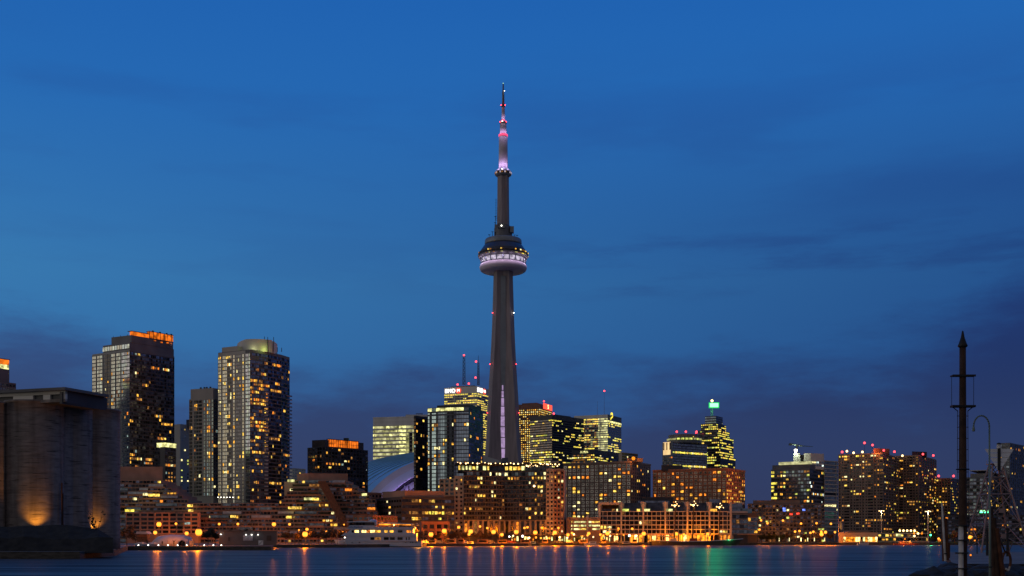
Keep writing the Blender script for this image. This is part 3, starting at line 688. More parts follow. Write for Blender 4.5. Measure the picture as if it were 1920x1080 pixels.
#@@CITY
# domed stadium: nested arches, each roof panel a step behind the next
st_ = thing('domed_stadium', 'domed stadium with blue ribbed roof and violet lit arches', 'stadium', (PX(850, 1180), 1200, LAND))
def arch(a, h, d, n=40):
    return [(PX(850, d) + math.cos(math.pi * i / n) * (a if i > n / 2 else min(a, 48)) / F * d, d, LAND + math.sin(math.pi * i / n) * (h - 3) / F * d) for i in range(n + 1)]
def shell(name, A, B_, mat, thick=1.2):
    n = len(A); b = MB(); vs = list(A) + list(B_) + [(x, y + .3, z - thick) for x, y, z in A] + [(x, y + .3, z - thick) for x, y, z in B_]
    fs = []
    for i in range(n - 1):
        fs += [(i, i + 1, n + i + 1, n + i), (2 * n + i, 3 * n + i, 3 * n + i + 1, 2 * n + i + 1), (i, 2 * n + i, 2 * n + i + 1, i + 1), (n + i, n + i + 1, 3 * n + i + 1, 3 * n + i)]
    b.add(vs, fs, mat); return b.build(name, st_)
NP = 11
for k in range(NP):
    f0, f1 = k / NP, (k + 1) / NP
    def ar(f_): e = f_ ** .8; return arch(189 + (330 - 189) * e, 166 + (176 - 166) * f_, 1180 + 120 * f_)
    A = ar(f0); B_ = ar(f1)
    shell('roof_panel', A, [(x * 1.0, y, z - 1.1) for x, y, z in B_], 'dome_blue')
shell('roof_rim', arch(177, 153.9, 1174), arch(189, 166, 1180), 'dome_grey')
shell('arch_fascia', arch(152.5, 144.6, 1160), arch(177, 153.9, 1174), 'dome_white')
shell('arch_soffit', arch(149, 138, 1166), arch(152.5, 143.6, 1161), 'dark_wall')
shell('arch_fascia', arch(132, 128, 1156), arch(146, 134.8, 1166), 'dome_white')
b = MB(); A = arch(133, 127, 1158); b.add(A + [(A[-1][0], 1158, LAND), (A[0][0], 1158, LAND)], [tuple(range(len(A) + 2))], 'dome_grey')
b.add([(x, 1300, z) for x, y, z in arch(330, 175, 1300)], [tuple(range(41))], 'dome_grey'); b.build('end_wall', st_)
for x, y, e in ((728, 921, 4200), (752, 912, 3600), (775, 900, 3000), (702, 927, 1200)): point('arch_floodlight', (PX(x, 1146), 1146, PZ(y, 1146)), (.5, .36, 1), e, .5, st_)
for x in (758.5, 766.5): bb = MB(); bb.box((PX(x, 1150), 1150, PZ(915, 1150)), (1.2, 1, 5), 'dark_metal'); bb.build('roof_vent', st_)
b = MB(); b.prism([P(560, 1150), P(1140, 1150), P(1140, 1175), P(560, 1175)], LAND, PZ(925, 1150), 'concrete'); b.build('concourse', st_)

# tower D (two volumes)
d = 980.0; q = foot(776, 779.5, 808, d, 32); bl = simple('apartment_tower', 'brown black apartment tower with warm windows left of the striped glass tower', 'tower', q, d, 779, wall='dark_wall')
bl.facade(q[1], q[2], PZ(925, d), bl.z1 - 2, 3.15, 3.0, .7, .62, .2, ['l_amber', 'l_amber', 'l_yellow', 'l_dim', 'l_dim'], ('g_brown', 'g_dark', 'g_black'), .2, (.3, .2), (.3, .25, 3), framemat='dark_wall')
bl.facade(q[0], q[1], PZ(925, d), bl.z1 - 2, 3.15, 3.0, .7, .62, .1, RES, ('g_brown', 'g_dark'), .2, (.3, .2), framemat='dark_wall'); bl.finish()
d = 955.0; l_, c_, r_, k_ = foot(802, 879, 906, d, 17); nr = Vector(((c_ - l_).y, -(c_ - l_).x)).normalized()
m_ = [l_.lerp(c_, .33) + nr * 2.2, l_.lerp(c_, .66) + nr * 2.2]
bl = Bldg('apartment_tower', 'glass apartment tower with pale blue window stripes and lit top floor beside the tall tower', 'tower', c_.x, c_.y); z1 = PZ(763, d); zb = PZ(930, d)
bl.mb('wall').prism([tuple(v) for v in (l_, m_[0], m_[1], c_, r_, k_)], LAND, z1, 'slate_wall', 'roof_grey')
pal = {0: 'g_bright', 1: 'g_black', 2: 'g_bright', 3: 'g_bright', 4: 'g_dark', 5: 'g_navy', 6: 'g_bright', 7: 'g_bright', 8: 'g_teal', 9: 'g_black', 10: 'g_dark', 11: 'g_black', 12: 'g_navy', 13: 'g_bright', 14: 'g_bright', 15: 'g_bright', 16: 'g_bright', 17: 'g_bright'}
base = 0
for i, (u, v) in enumerate(((l_, m_[0]), (m_[0], m_[1]), (m_[1], c_))):
    def rd(b_, f, nb, nf, mat, on, i=i):
        k = min(17, int((i + (b_ + .5) / nb) * 6))
        if f == nf - 1: return ('l_creambright' if 3 < k < 16 or k < 2 else 'g_teal', .95, .8)
        if f == nf - 2: return (pal[k], .9, .3)
        if on and k not in (1, 9): return mat
        return (pal[k], .9 if k in (2, 3, 6, 7, 13, 14, 15, 16, 17) else .62, .76)
    bl.facade(u, v, zb, z1, 3.15, 2.0, .8, .76, .12, ['l_yellow', 'l_amber', 'l_pale', 'l_pale', 'l_dim'], ('g_dark',), .25, (.28, .16), (.22, .2, 2), rd, framemat='slate_wall')
bl.facade(c_, r_, zb, z1, 3.15, 3.2, .75, .62, .09, ['l_amber', 'l_yellow', 'l_orange'], ('g_black', 'g_dark', 'g_navy'), .3, (.25, .15), framemat='dark_wall')
bl.mb('penthouse').prism([tuple(l_.lerp(c_, .18) + (k_ - l_) * .12), tuple(c_ + (k_ - l_) * .06), tuple(r_.lerp(c_, .15)), tuple(k_.lerp(r_, .1))], z1, PZ(757, d), 'dark_wall', 'roof_grey')
bl.finish()

# bank tower with white lettering and two masts
d = 2140.0; q = foot(833, 894, 916.5, d, 24); bl = simple('bank_tower', 'white marble office tower with two rooftop masts and white lettering', 'skyscraper', q, d, 724, wall='white_concrete')
l_, c_, r_, k_ = q; zt = PZ(736, d)
def roff(f, nf): return (.95, .8, .35, .85, .9, .7)[(nf - 1 - f) % 6]
for u, v in ((l_, c_), (c_, r_)):
    bl.facade(u, v, PZ(860, d), zt, 3.95, 3.6, .96, .5, .8, ['l_office', 'l_office', 'l_yellow', 'l_office'], ('g_brown', 'g_black'), .55, (.5, .3), (1.0, .35, 6), rows=roff, framemat='white_concrete')
for u, v, t0 in ((l_, c_, .18), (c_, r_, .30)):
    e = (v - u).normalized(); ang = math.atan2(e.y, e.x); n_ = Vector((e.y, -e.x)); W = (v - u).length
    s_ = 10.0 if t0 < .2 else 11.0
    pt = u + e * (W * .03 + s_ * 1.05) + n_ * 1.0; text('BMO', s_, 'l_sign', bl.root, (pt.x, pt.y, PZ(730.6, d)), ang, .5)
    pt = u + e * (W * .03 + s_ * 2.75) + n_ * .9; b = MB(); n = 20
    vs = [(pt.x + e.x * math.cos(2 * math.pi * i / n) * 5.0 + n_.x * k2, pt.y + e.y * math.cos(2 * math.pi * i / n) * 5.0 + n_.y * k2, PZ(730.6, d) + math.sin(2 * math.pi * i / n) * 5.0) for k2 in (0, -.7) for i in range(n)]
    b.add(vs, [tuple(range(n)), tuple(range(2 * n - 1, n - 1, -1))] + [(i, n + i, n + (i + 1) % n, (i + 1) % n) for i in range(n)], 'l_signred'); b.build('sign_roundel', bl.root)
    text('M', 7.5, 'l_sign', bl.root, (pt.x + n_.x * .3, pt.y + n_.y * .3, PZ(730.6, d)), ang, .4)
b = MB(); b.prism(inset(q, .7), bl.z1, PZ(721, d), 'mid_metal', 'roof_grey'); b.build('roof_plant', bl.root)
for x, y0, y1, r in ((870, 722, 667, 2.0), (897, 722, 680, 1.4)):
    bb = MB(); dd = d + 18; px_ = PX(x, dd)
    for s_ in (-1, 1):
        bb.tube((px_ + s_ * r, dd, PZ(y0, dd)), (px_ + s_ * r * .8, dd, PZ(y1, dd)), .8, .6, 'dark_metal', 6)
    for i in range(14):
        za, zc = PZ(y0, dd) + (PZ(y1, dd) - PZ(y0, dd)) * i / 14, PZ(y0, dd) + (PZ(y1, dd) - PZ(y0, dd)) * (i + 1) / 14; sg = 1 if i % 2 else -1
        bb.tube((px_ - sg * r, dd, za), (px_ + sg * r * .9, dd, zc), .45, .45, 'dark_metal', 5)
    bb.build('radio_mast', bl.root)
bb = MB(); bb.tube((PX(897, d + 18), d + 18, PZ(680, d + 18)), (PX(897, d + 18), d + 18, PZ(666, d + 18)), .5, .2, 'dark_metal', 5); bb.build('aerial', bl.root)
for x, y in ((870, 666), (892.6, 678), (891.6, 708), (858, 721), (879, 719.3)): bl.lamp(PX(x, d + 14), d + 14, PZ(y, d + 14), 1.7)
bl.finish()
# red granite tower with S sign
d = 2150.0; q = foot(962, 1013, 1035, d, 22); bl = simple('bank_tower', 'red granite office tower with a glowing red square sign on its top corner', 'skyscraper', q, d, 757, wall='granite_red')
l_, c_, r_, k_ = q
for u, v in ((l_, c_), (c_, r_)):
    bl.facade(u, v, PZ(895, d), PZ(766, d), 3.9, 3.8, .55, .5, .86, ['l_amber', 'l_yellow', 'l_yellow', 'l_pale'], ('g_brown', 'g_black'), .1, None, (.9, .3, 1), framemat='granite_red', rows=lambda f, nf: .45 if (nf - f) in (4, 5, 9) else .9)
e = (r_ - c_).normalized(); n_ = Vector((e.y, -e.x)); ang = math.atan2(e.y, e.x); W = (r_ - c_).length; pt = c_ + e * W * .62 + n_ * .9
b = MB(); b.edge(c_, r_, PZ(764.5, d), PZ(754, d), .8, .1, 'l_signred', W * .25, W * .98); b.build('sign_panel', bl.root)
text('S', 11, 'l_signhot', bl.root, (pt.x, pt.y, PZ(759.2, d)), ang, .6)
b = MB(); b.prism(inset(q, .55), bl.z1, PZ(753, d), 'granite_red', 'roof_grey'); b.build('roof_plant', bl.root)
bl.lamp(PX(1020, d), d + 1, PZ(752.4, d), 1.5); bl.finish()
# black office slab
d = 1900.0; q = foot(993.5, 1035, 1095, d, 40); bl = simple('office_tower', 'black office slab with scattered yellow windows right of the tall tower', 'skyscraper', q, d, 777.5, wall='dark_wall')
l_, c_, r_, k_ = q
bl.facade(l_, c_, PZ(900, d), bl.z1 - 7, 3.9, 3.4, .96, .5, .35, OFF, ('g_brown', 'g_dark', 'g_brown'), .72, (.5, .25), framemat='dark_wall', rows=lambda f, nf: (.75, .2, .7, .15, .1, .1, .6, .35, .3, .2, .3, .02, .02, .7, .6)[(nf - 1 - f) % 15])
bl.facade(c_, r_, PZ(900, d), bl.z1 - 7, 3.9, 3.6, .9, .5, .16, OFF, ('g_black',), .45, (.5, .25), framemat='dark_wall', rows=lambda f, nf: (.3, .12, .35, .12, .1, .12, .3, .25, .25, .1, .2, .02, .02, .5, .4)[(nf - 1 - f) % 15])
bl.lamp(c_.x + 3, c_.y + 3, bl.z1 + 2, 1.5); b = MB(); b.prism(inset(q, .5), bl.z1, PZ(774, d), 'dark_wall', 'roof_grey'); b.build('roof_plant', bl.root); bl.finish()
# white and glass bank tower with golden emblem
d = 1980.0; q = foot(1076, 1139.5, 1165, d, 26); bl = simple('bank_tower', 'white bank tower with lit floors and a golden emblem on its glass corner', 'skyscraper', q, d, 777, wall='white_concrete')
l_, c_, r_, k_ = q; zt = PZ(783, d)
def rr1(b_, f, nb, nf, mat, on):
    u = b_ / nb
    if u > .70: return ('l_cream' if not on else 'l_creambright', .98, .6)
    return (R.choice(('l_yellow', 'l_office')), .92, .5) if on else (R.choice(('l_olive', 'g_brown', 'g_brown', 'l_dim')), .92, .5)
bl.facade(l_, c_, PZ(880, d), zt, 3.75, 3.5, .9, .5, .4, OFF, ('g_brown',), .6, (.6, .3), (1.2, .4, 7), rr1, framemat='white_concrete', rows=lambda f, nf: (.7, .3, .5, .2, .1, .1, .2, .2, .75, .6, .4, .2, .3)[(nf - 1 - f) % 13])
def rr2(b_, f, nb, nf, mat, on): return ('l_creambright', 1, .9) if f == nf - 1 else mat
bl.facade(c_, r_, PZ(880, d), zt - 4, 3.75, 3.0, .94, .55, .2, OFF, ('g_navy', 'g_teal'), .6, (.5, .25), None, rr2, framemat='slate_wall', rows=lambda f, nf: (.9, .6, .45, .02, .02, .02, .02, .5, .5, .02, .3, .6)[(nf - 1 - f) % 12])
b = MB(); b.edge(c_, r_, zt - 4, bl.z1, .35, .1, 'slate_wall'); b.build('parapet', bl.root)
e = (r_ - c_).normalized(); n_ = Vector((e.y, -e.x)); o_ = c_ + e * (r_ - c_).length * .24 + n_ * .8
def strip(pts, wd, mat, nm):
    b = MB(); vs = []
    for (x, y) in pts:
        for k2 in (0, .7):
            for dz in (wd / 2, -wd / 2): vs.append((o_.x + e.x * x + n_.x * k2, o_.y + e.y * x + n_.y * k2, PZ(778.6, d) + y + dz))
    fs = []
    for i in range(len(pts) - 1):
        a = i * 4; fs += [(a + 2, a + 3, a + 7, a + 6), (a, a + 4, a + 5, a + 1), (a, a + 2, a + 6, a + 4), (a + 1, a + 5, a + 7, a + 3)]
    fs += [(0, 1, 3, 2), (len(vs) - 4, len(vs) - 2, len(vs) - 1, len(vs) - 3)]
    b.add(vs, fs, mat); b.build(nm, bl.root)
strip([(-4, 2.6), (-2, 4.4), (2, 4.4), (4.5, 3)], 3.2, 'l_signgold', 'emblem'); strip([(5, .8), (4, -1.2), (0, -2.4), (-3, -4.2), (-4.5, -6)], 2.2, 'l_signgold', 'emblem')
b = MB()
for x in (1120, 1133): b.tube((PX(x, d + 20), d + 20, bl.z1), (PX(x, d + 20), d + 20, PZ(752 if x < 1130 else 735, d + 20)), .3, .15, 'mid_metal', 5)
b.build('radio_mast', bl.root); bl.lamp(PX(1133, d + 20), d + 20, PZ(733, d + 20), 1.5); bl.finish()
# low black block with lettering
d = 1600.0; q = foot(1072, 1115, 1160, d, 30); bl = simple('office_block', 'low black office block with bright yellow floors and a small lit sign', 'office building', q, d, 843, wall='dark_wall')
l_, c_, r_, k_ = q
bl.facade(l_, c_, PZ(876, d), PZ(851, d), 3.0, 3.0, .93, .55, .6, ['l_yellow', 'l_yellow', 'l_office', 'l_pale'], ('g_dark', 'l_dim'), .8, (.4, .2), framemat='dark_wall', rows=lambda f, nf: .97 if (nf - 1 - f) % 2 == 0 else .6)
bl.facade(c_, r_, PZ(876, d), PZ(851, d), 3.0, 3.4, .9, .5, .3, OFF, ('g_black', 'g_navy'), .5, (.4, .2), framemat='dark_wall')
e = (c_ - l_).normalized(); n_ = Vector((e.y, -e.x)); pt = l_.lerp(c_, .55) + n_ * .9; text('AIMIA', 4.6, 'l_creambright', bl.root, (pt.x, pt.y, PZ(847, d)), math.atan2(e.y, e.x), .3)
b = MB(); b.prism(inset(q, .6), bl.z1, PZ(841, d), 'dark_wall', 'roof_grey'); b.build('roof_plant', bl.root); bl.finish()
d = 1800.0; q = foot(1158, 1166, 1196, d, 40); bl = simple('office_block', 'small grey office block with dark window bands beside the black block', 'office building', q, d, 848, wall='stone_buff')
bl.facade(q[1], q[2], PZ(880, d), bl.z1, 4.2, 3.5, .85, .5, .05, OFF, ('g_dark', 'g_brown'), .4, None, framemat='stone_buff'); bl.finish()

# long curved condominium with the string of roof lights
d = 905.0
bl = Bldg('apartment_block', 'broad curved waterfront apartment block with a string of lights along its roof', 'building', PX(945, d), d)
p = [Vector(P(824, 903)), Vector(P(852, 899)), Vector(P(869, 897)), Vector(P(905, 903)), Vector(P(946, 910)), Vector(P(985, 905)), Vector(P(1024, 899)), Vector(P(1038, 898)), Vector(P(1057, 902))]
bk = [Vector(P(1066, 935)), Vector(P(828, 935))]
zt = PZ(884, d); zr = PZ(870, d)
b = bl.mb('wall'); b.prism([tuple(v) for v in p[2:7]] + [tuple(P(1024, 934)), tuple(P(869, 934))], LAND, zt, 'dark_wall', 'roof_grey')
b.prism([tuple(p[6]), tuple(p[7]), tuple(p[8]), tuple(P(1062, 936)), tuple(P(1026, 936))], LAND, PZ(880, d), 'stone_buff', 'roof_grey')
b.prism([tuple(p[0]), tuple(p[1]), tuple(P(853, 930)), tuple(P(829, 930))], PZ(931, d), PZ(898, d), 'stone_buff', 'roof_grey')
b.prism([tuple(p[1]), tuple(p[2]), tuple(P(869.5, 930)), tuple(P(852.5, 930))], LAND, PZ(893, d), 'stone_buff', 'roof_grey')
def rcv(b_, f, nb, nf, mat, on): return (mat, .62, .55) if not on else (mat, R.choice((.45, .62, .85)), .55)
for i in range(2, 6):
    bl.facade(p[i], p[i + 1], PZ(975, d), PZ(893, d), 3.25, 2.3, .62, .55, .15, ['l_yellow', 'l_amber', 'l_pale', 'l_dim', 'l_glim', 'l_curtain'], ('g_dark', 'g_black', 'g_brown', 'g_black'), .3, (.42, 1.0), (.25, .5, 5), rcv, framemat='slate_wall', zlift=.1)
    bl.facade(p[i], p[i + 1], PZ(893, d), PZ(884.3, d), 3.4, 2.6, .85, .7, .12, ['l_yellow', 'l_pale'], ('g_teal', 'g_dark', 'g_black', 'g_dark'), .3, None)
    bl.facade(p[i], p[i + 1], PZ(1004, d), PZ(976, d), 11.5, 4.2, .55, .85, .25, ['l_dim', 'l_orange', 'l_amber'], ('g_black', 'g_brown'), 0, (.6, .35), (1.5, .7, 1), framemat='stone_buff')
bl.facade(p[1], p[2], PZ(1000, d), PZ(897, d), 3.25, 3.3, .42, .5, .1, RES, ('g_dark', 'g_black'), 0, None, None)
bl.facade(p[0], p[1], PZ(930, d), PZ(899, d), 3.25, 3.7, .55, .55, .22, RES, ('g_dark', 'g_black'), 0, (.4, .25), (.8, .3, 1), framemat='stone_buff')
bl.facade(p[6], p[7], PZ(1000, d), PZ(883, d), 3.25, 2.8, .45, .5, .16, RES, ('g_dark', 'g_black'), 0, None, None)
bl.facade(p[7], p[8], PZ(1000, d), PZ(883, d), 3.25, 2.9, .6, .6, .16, RES, ('g_dark', 'g_black', 'g_brown'), 0, (.3, .25), (.9, .35, 1), framemat='brick_red')
# glazed sky lounge under the fairy lights
ins = Vector((0, 3.0)); lp = [Vector(P(858, 905)), Vector(P(905, 909)), Vector(P(946, 914)), Vector(P(985, 911)), Vector(P(1030, 905))]
b = bl.mb('lounge'); b.prism([tuple(v) for v in lp] + [tuple(P(1030, 932)), tuple(P(858, 932))], zt, zr, 'dark_wall', 'roof_grey')
for i in range(4):
    bl.facade(lp[i], lp[i + 1], zt + .9, zr - .9, 3.4, 3.0, .82, .8, .75, ['l_yellow', 'l_yellow', 'l_creambright', 'l_amber'], ('g_dark',), .6, None, (.2, .1, 1), framemat='dark_metal')
rp = [Vector(P(853, 902)), Vector(P(905, 906)), Vector(P(946, 911)), Vector(P(985, 908)), Vector(P(1034, 902)), Vector(P(1050, 904))]
b = MB(); b.prism([tuple(v) for v in rp] + [tuple(P(1050, 933)), tuple(P(853, 933))], zr, zr + .9, 'dark_metal', 'roof_grey'); b.build('roof', bl.root)
tot = 0
for i in range(5):
    u, v = rp[i], rp[i + 1]; k = int((v - u).length / (2.8 if i < 3 else 1.4))
    for j in range(k):
        q_ = u.lerp(v, (j + R.uniform(.2, .8)) / k); bb = MB(); r = R.uniform(.22, .5) if R.random() > .3 else .6
        zz = zr + 1.1 - abs(math.sin(tot * .9)) * .8 - (.0 if i < 3 else R.uniform(0, 2.6)); tot += 1
        bb.ball((q_.x, q_.y - .4, zz), r, 'l_fairy', 6); bb.build('roof_light', bl.root)
b = MB(); b.prism([P(1032, 915), P(1048, 915), P(1048, 930), P(1032, 930)], zr + .9, PZ(863, d), 'stone_buff', 'roof_grey'); b.prism([P(880, 918), P(1000, 920), P(1000, 932), P(880, 932)], zr + .9, PZ(867, d), 'dark_wall', 'roof_grey'); b.build('roof_plant', bl.root)
bl.lamp(PX(1001.5, 901), 901, PZ(911.5, 901), .85, 'l_fairy', 'balcony_lamp'); bl.finish()
# pavilion at the tower's foot
q = foot(900, 912, 985, 1330, 35); bl = simple('entrance_hall', 'low pale hall with a violet lit panel at the foot of the tall tower', 'building', q, 1330, 868, wall='pale_concrete')
b = MB(); b.edge(q[0], q[1], PZ(875, 1330), PZ(867, 1330), .4, .1, 'l_violet'); b.build('lit_panel', bl.root)
b = MB(); b.slabxz([(PX(905, 1325), PZ(868, 1325)), (PX(945, 1325), PZ(868, 1325)), (PX(933, 1325), PZ(862, 1325)), (PX(906, 1325), PZ(854, 1325))], 1326, 1345, 'pale_concrete'); b.build('roof', bl.root)
b = MB(); b.box((PX(947, 1326), 1326, PZ(866, 1326)), (7, 6, 9), 'slate_wall'); b.build('roof_plant', bl.root); bl.finish()

# hotel: two blocks of square windows
def hotel(label, q, d, ytop, mats, side, frame, lit, brick, zb):
    bl = simple('hotel_block', label, 'hotel', q, d, ytop, wall=brick); l_, c_, r_, k_ = q
    bl.facade(l_, c_, PZ(zb, d), bl.z1 - 1.6, 3.1, 4.1, .62, .66, lit, mats, ('g_black', 'g_black', 'g_dark', 'g_brown'), .05, (.2, .12), (.4, .18, 1), None, frame, framemat=brick)
    bl.facade(c_, r_, PZ(zb, d), bl.z1 - 1.6, 3.1, 4.3, .4, .6, side, mats, ('g_brown', 'g_black'), .05, (.2, .12), None, None, None, framemat=brick)
    b = MB()
    for u, v in ((l_, c_), (c_, r_)): b.edge(u, v, bl.z1 - .9, bl.z1 + .5, .45, .3, brick)
    b.build('parapet', bl.root); return bl
bl = hotel('left hotel block of grey brown brick with a grid of white framed square windows', foot(1056, 1183, 1220, 985, 27), 985, 865.5, ['l_yellow', 'l_amber', 'l_orange', 'l_pale'], .14, 'l_frameglow', .17, 'brown_wall', 985)
v = bl.q[1]; bl.lamp(v.x + 2, v.y - 1, bl.z1 + 2.6, 1.5, 'l_globe', 'roof_beacon'); point('roof_beacon_light', (v.x + 2, v.y - 4, bl.z1 + 3), (1, .3, .05), 3500, .3, bl.root)
b = MB(); b.box((v.x + 4, v.y + 8, bl.z1 + 1.6), (13, 9, 3.2), 'brown_wall'); b.build('roof_plant', bl.root); bl.finish()
q = foot(1224, 1362, 1397, 960, 30); bl = hotel('right hotel block of dark red brick with dimmer square windows', q, 960, 878, ['l_orange', 'l_amber', 'l_amber', 'l_yellow'], .4, 'l_frameglow_warm', .17, 'brick_red', 985)
b = MB(); b.prism([P(1240, 985), P(1280, 985), P(1280, 1010), P(1240, 1010)], bl.z1 - .5, PZ(872, 985), 'dark_wall', 'roof_grey'); b.build('roof_plant', bl.root); bl.finish()

# glass tower pair with the green sign
d = 1750.0; q = foot(1242, 1261, 1326, d, 52); bl = simple('office_tower', 'teal glass office tower with a peach lit side wall and round crown', 'skyscraper', q, d, 829, wall='slate_wall')
l_, c_, r_, k_ = q
bl.facade(c_, r_, PZ(885, d), bl.z1 - 1, 3.9, 3.0, .94, .7, .1, OFF, ('g_navy', 'g_teal', 'g_navy'), .75, (.4, .2), framemat='slate_wall', rows=lambda f, nf: (.02, .02, .03, .6, .05, .08, .05, .06, .8, .5, .7, .8)[min(11, nf - 1 - f)])
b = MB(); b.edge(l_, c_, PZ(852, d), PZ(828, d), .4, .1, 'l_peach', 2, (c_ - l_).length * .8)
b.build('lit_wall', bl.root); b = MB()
for k in (.12, .42, .72): b.edge(l_, c_, PZ(843, d), PZ(829, d), .7, .1, 'brown_wall', (c_ - l_).length * k, (c_ - l_).length * k + 2)
b.build('wall_fin', bl.root)
bl.facade(l_, c_, PZ(880, d), PZ(855, d), 3.9, 3.5, .7, .5, .15, ['l_orange', 'l_dim'], ('g_black', 'g_brown'), .2, None)
ctr = c_.lerp(k_, .5); b = MB(); b.lathe([(26, bl.z1), (26, PZ(822, d)), (24, PZ(820, d)), (24, PZ(813, d))], 'slate_wall', (PX(1283, d + 30), d + 30), 24); b.build('crown_drum', bl.root)
for i in range(13):
    a = math.pi + math.pi * (i + .5) / 13; bb = MB(); bb.box((PX(1283, d + 30) + 26.2 * math.cos(a), d + 30 + 26.2 * math.sin(a), PZ(825, d + 30)), (4.6, .8, 2.6), R.choice(('l_olive', 'l_green', 'g_teal')), a + math.pi / 2); bb.build('window', bl.root)
for x in (1269, 1286, 1306): bl.lamp(PX(x, d + 5), d + 5, PZ(809.5, d + 5), 1.5)
bl.finish()
d = 1820.0; bl = Bldg('office_tower', 'stepped office tower topped by a mast with a glowing green cube sign', 'skyscraper', PX(1340, d), d, LAND)
tiers = [(1304, 1379, 890, 855), (1306, 1375, 855, 818), (1309, 1368, 818, 806), (1314, 1361, 806, 794), (1322, 1355, 794, 780)]
for i, (xl, xr, yb, yt) in enumerate(tiers):
    q = foot(xl, xl + (xr - xl) * .62, xr, d, 30); zb, zt = (LAND if i == 0 else PZ(yb, d)), PZ(yt, d)
    bl.mb('wall').prism(quad(q), zb, zt, 'dark_wall' if i < 4 else 'slate_wall', 'roof_grey')
    for u, v in ((q[0], q[1]), (q[1], q[2])):
        bl.facade(u, v, PZ(yb, d), zt, 3.9, 3.1, .93, .5, (.55, .6, .6, .4, .12)[i], ['l_office', 'l_yellow', 'l_office', 'l_green'] if i < 4 else ['l_olive'], ('g_brown', 'g_dark', 'g_black') if i < 4 else ('g_teal', 'g_navy'), .66, (.5, .25), framemat='dark_wall')
b = MB(); px_ = PX(1338, d)
for s_ in (-1, 1): b.tube((px_ + s_ * 1.4, d + 16, PZ(781, d)), (px_ + s_ * 1.2, d + 16, PZ(754, d)), .6, .6, 'mid_metal', 6)
for i in range(8): b.box((px_, d + 16, PZ(779 - i * 2.4, d)), (2.6, .4, .4), 'mid_metal')
b.build('radio_mast', bl.root)
for x, wd in ((1335, 6.8), (1342.6, 6)):
    b = MB(); b.box((PX(x, d + 10), d + 10, PZ(759.8, d + 10)), (wd, 5, 6), 'l_greensign'); b.build('sign_panel', bl.root)
b = MB(); b.box((PX(1338.6, d + 12), d + 12, PZ(759.8, d + 12)), (15.4, 5, 8.4), 'l_green_edge'); b.build('sign_frame', bl.root)
point('sign_glow_lamp', (PX(1338, d), d + 6, PZ(768, d)), (.1, 1, .35), 6000, .5, bl.root); point('sign_beam', (PX(1338, d + 10), d + 7, PZ(760, d + 10)), (.03, 1, .25), 420000, 3, bl.root, 60, (-.2, -1, -.12))
bl.lamp(px_, d + 14, PZ(751.5, d + 14), 2.0, 'l_fairy'); bl.lamp(PX(1306, d), d + 2, PZ(811, d), 1.5); bl.lamp(PX(1299, d - 60), d - 60, PZ(819, d - 60), 1.8, 'l_office', 'work_light'); bl.finish()
# ------------------------------------------------------------------ waterfront row
# stepped terrace apartments
bl = Bldg('terrace_apartments', 'long stepped brick terrace apartments with planted balconies along the left waterfront', 'apartment building', PX(470, 860), 860)
PXL = 7.5; FHT = 2.9
def span(k):
    y = 1000 - PXL * k
    out = []
    if k <= 3: out.append((214, 716))
    elif k <= 9: out.append((214, 714 - (k - 4) * 2.2))
    else:
        j = k - 10; out.append((214, 352 - j * 10)); out.append((528 + j * 5, 704 - j * 11))
    return out
for k in range(16):
    d = 838 + k * 1.7; z0 = LAND + k * FHT; z1 = z0 + FHT
    for si, (xl, xr) in enumerate(span(k)):
        if xr - xl < 20: continue
        u, v = Vector(P(xl, d + 2.2)), Vector(P(xr, d + 2.2)); back = 40
        bl.mb('wall').prism([tuple(u), tuple(v), (v.x, v.y + back), (u.x, u.y + back)], z0 + .004 * k, z1, 'brick_pink' if k % 2 else 'brown_wall', 'roof_grey')
        segs = max(3, int((xr - xl) / 26)); t = 0.0; W = (v - u).length
        pb = bl.mb('balcony_parapet')
        x = 0.0
        while x < W - 1:                       # parapets jog in and out, leaving gaps
            s_ = min(R.uniform(7, 17), W - x); o_ = R.choice((1.0, 1.8, 2.4)); mt = R.choice(('brick_pink', 'brick_red', 'mid_metal', 'brown_wall'))
            if R.random() < .9: pb.edge(u, v, z0 - .25 + R.uniform(0, .03), z0 + (1.05 if R.random() < .75 else .5), o_, -o_ + .25, mt, x, x + s_ - .2)
            if R.random() < .35: pb.edge(u, v, z0 + 1.0, z1 - .1, o_ - .3, .1, mt, x, x + .45)
            if R.random() < .14: pb.edge(u, v, z0 + .9, z0 + 1.7 + R.random() * .6, o_ - .35, -.5, 'leaf_dark', x + 1, x + s_ * .7)
            if R.random() < .16: pb.edge(u, v, z0 + 1.05, z1 - .15, o_ - .1, -o_ + .3, 'tarp_blue' if R.random() < .5 else 'g_teal', x + .5, x + s_ - .5)
            x += s_
        bl.facade(u, v, z0 + .5, z1, FHT, 2.6, .82, .72, .035 if k < 12 else .06, ['l_yellow', 'l_amber', 'l_pale', 'l_orange', 'l_dim'], ('g_dark', 'g_black', 'g_brown', 'g_navy'), .42, None, zlift=-.15)
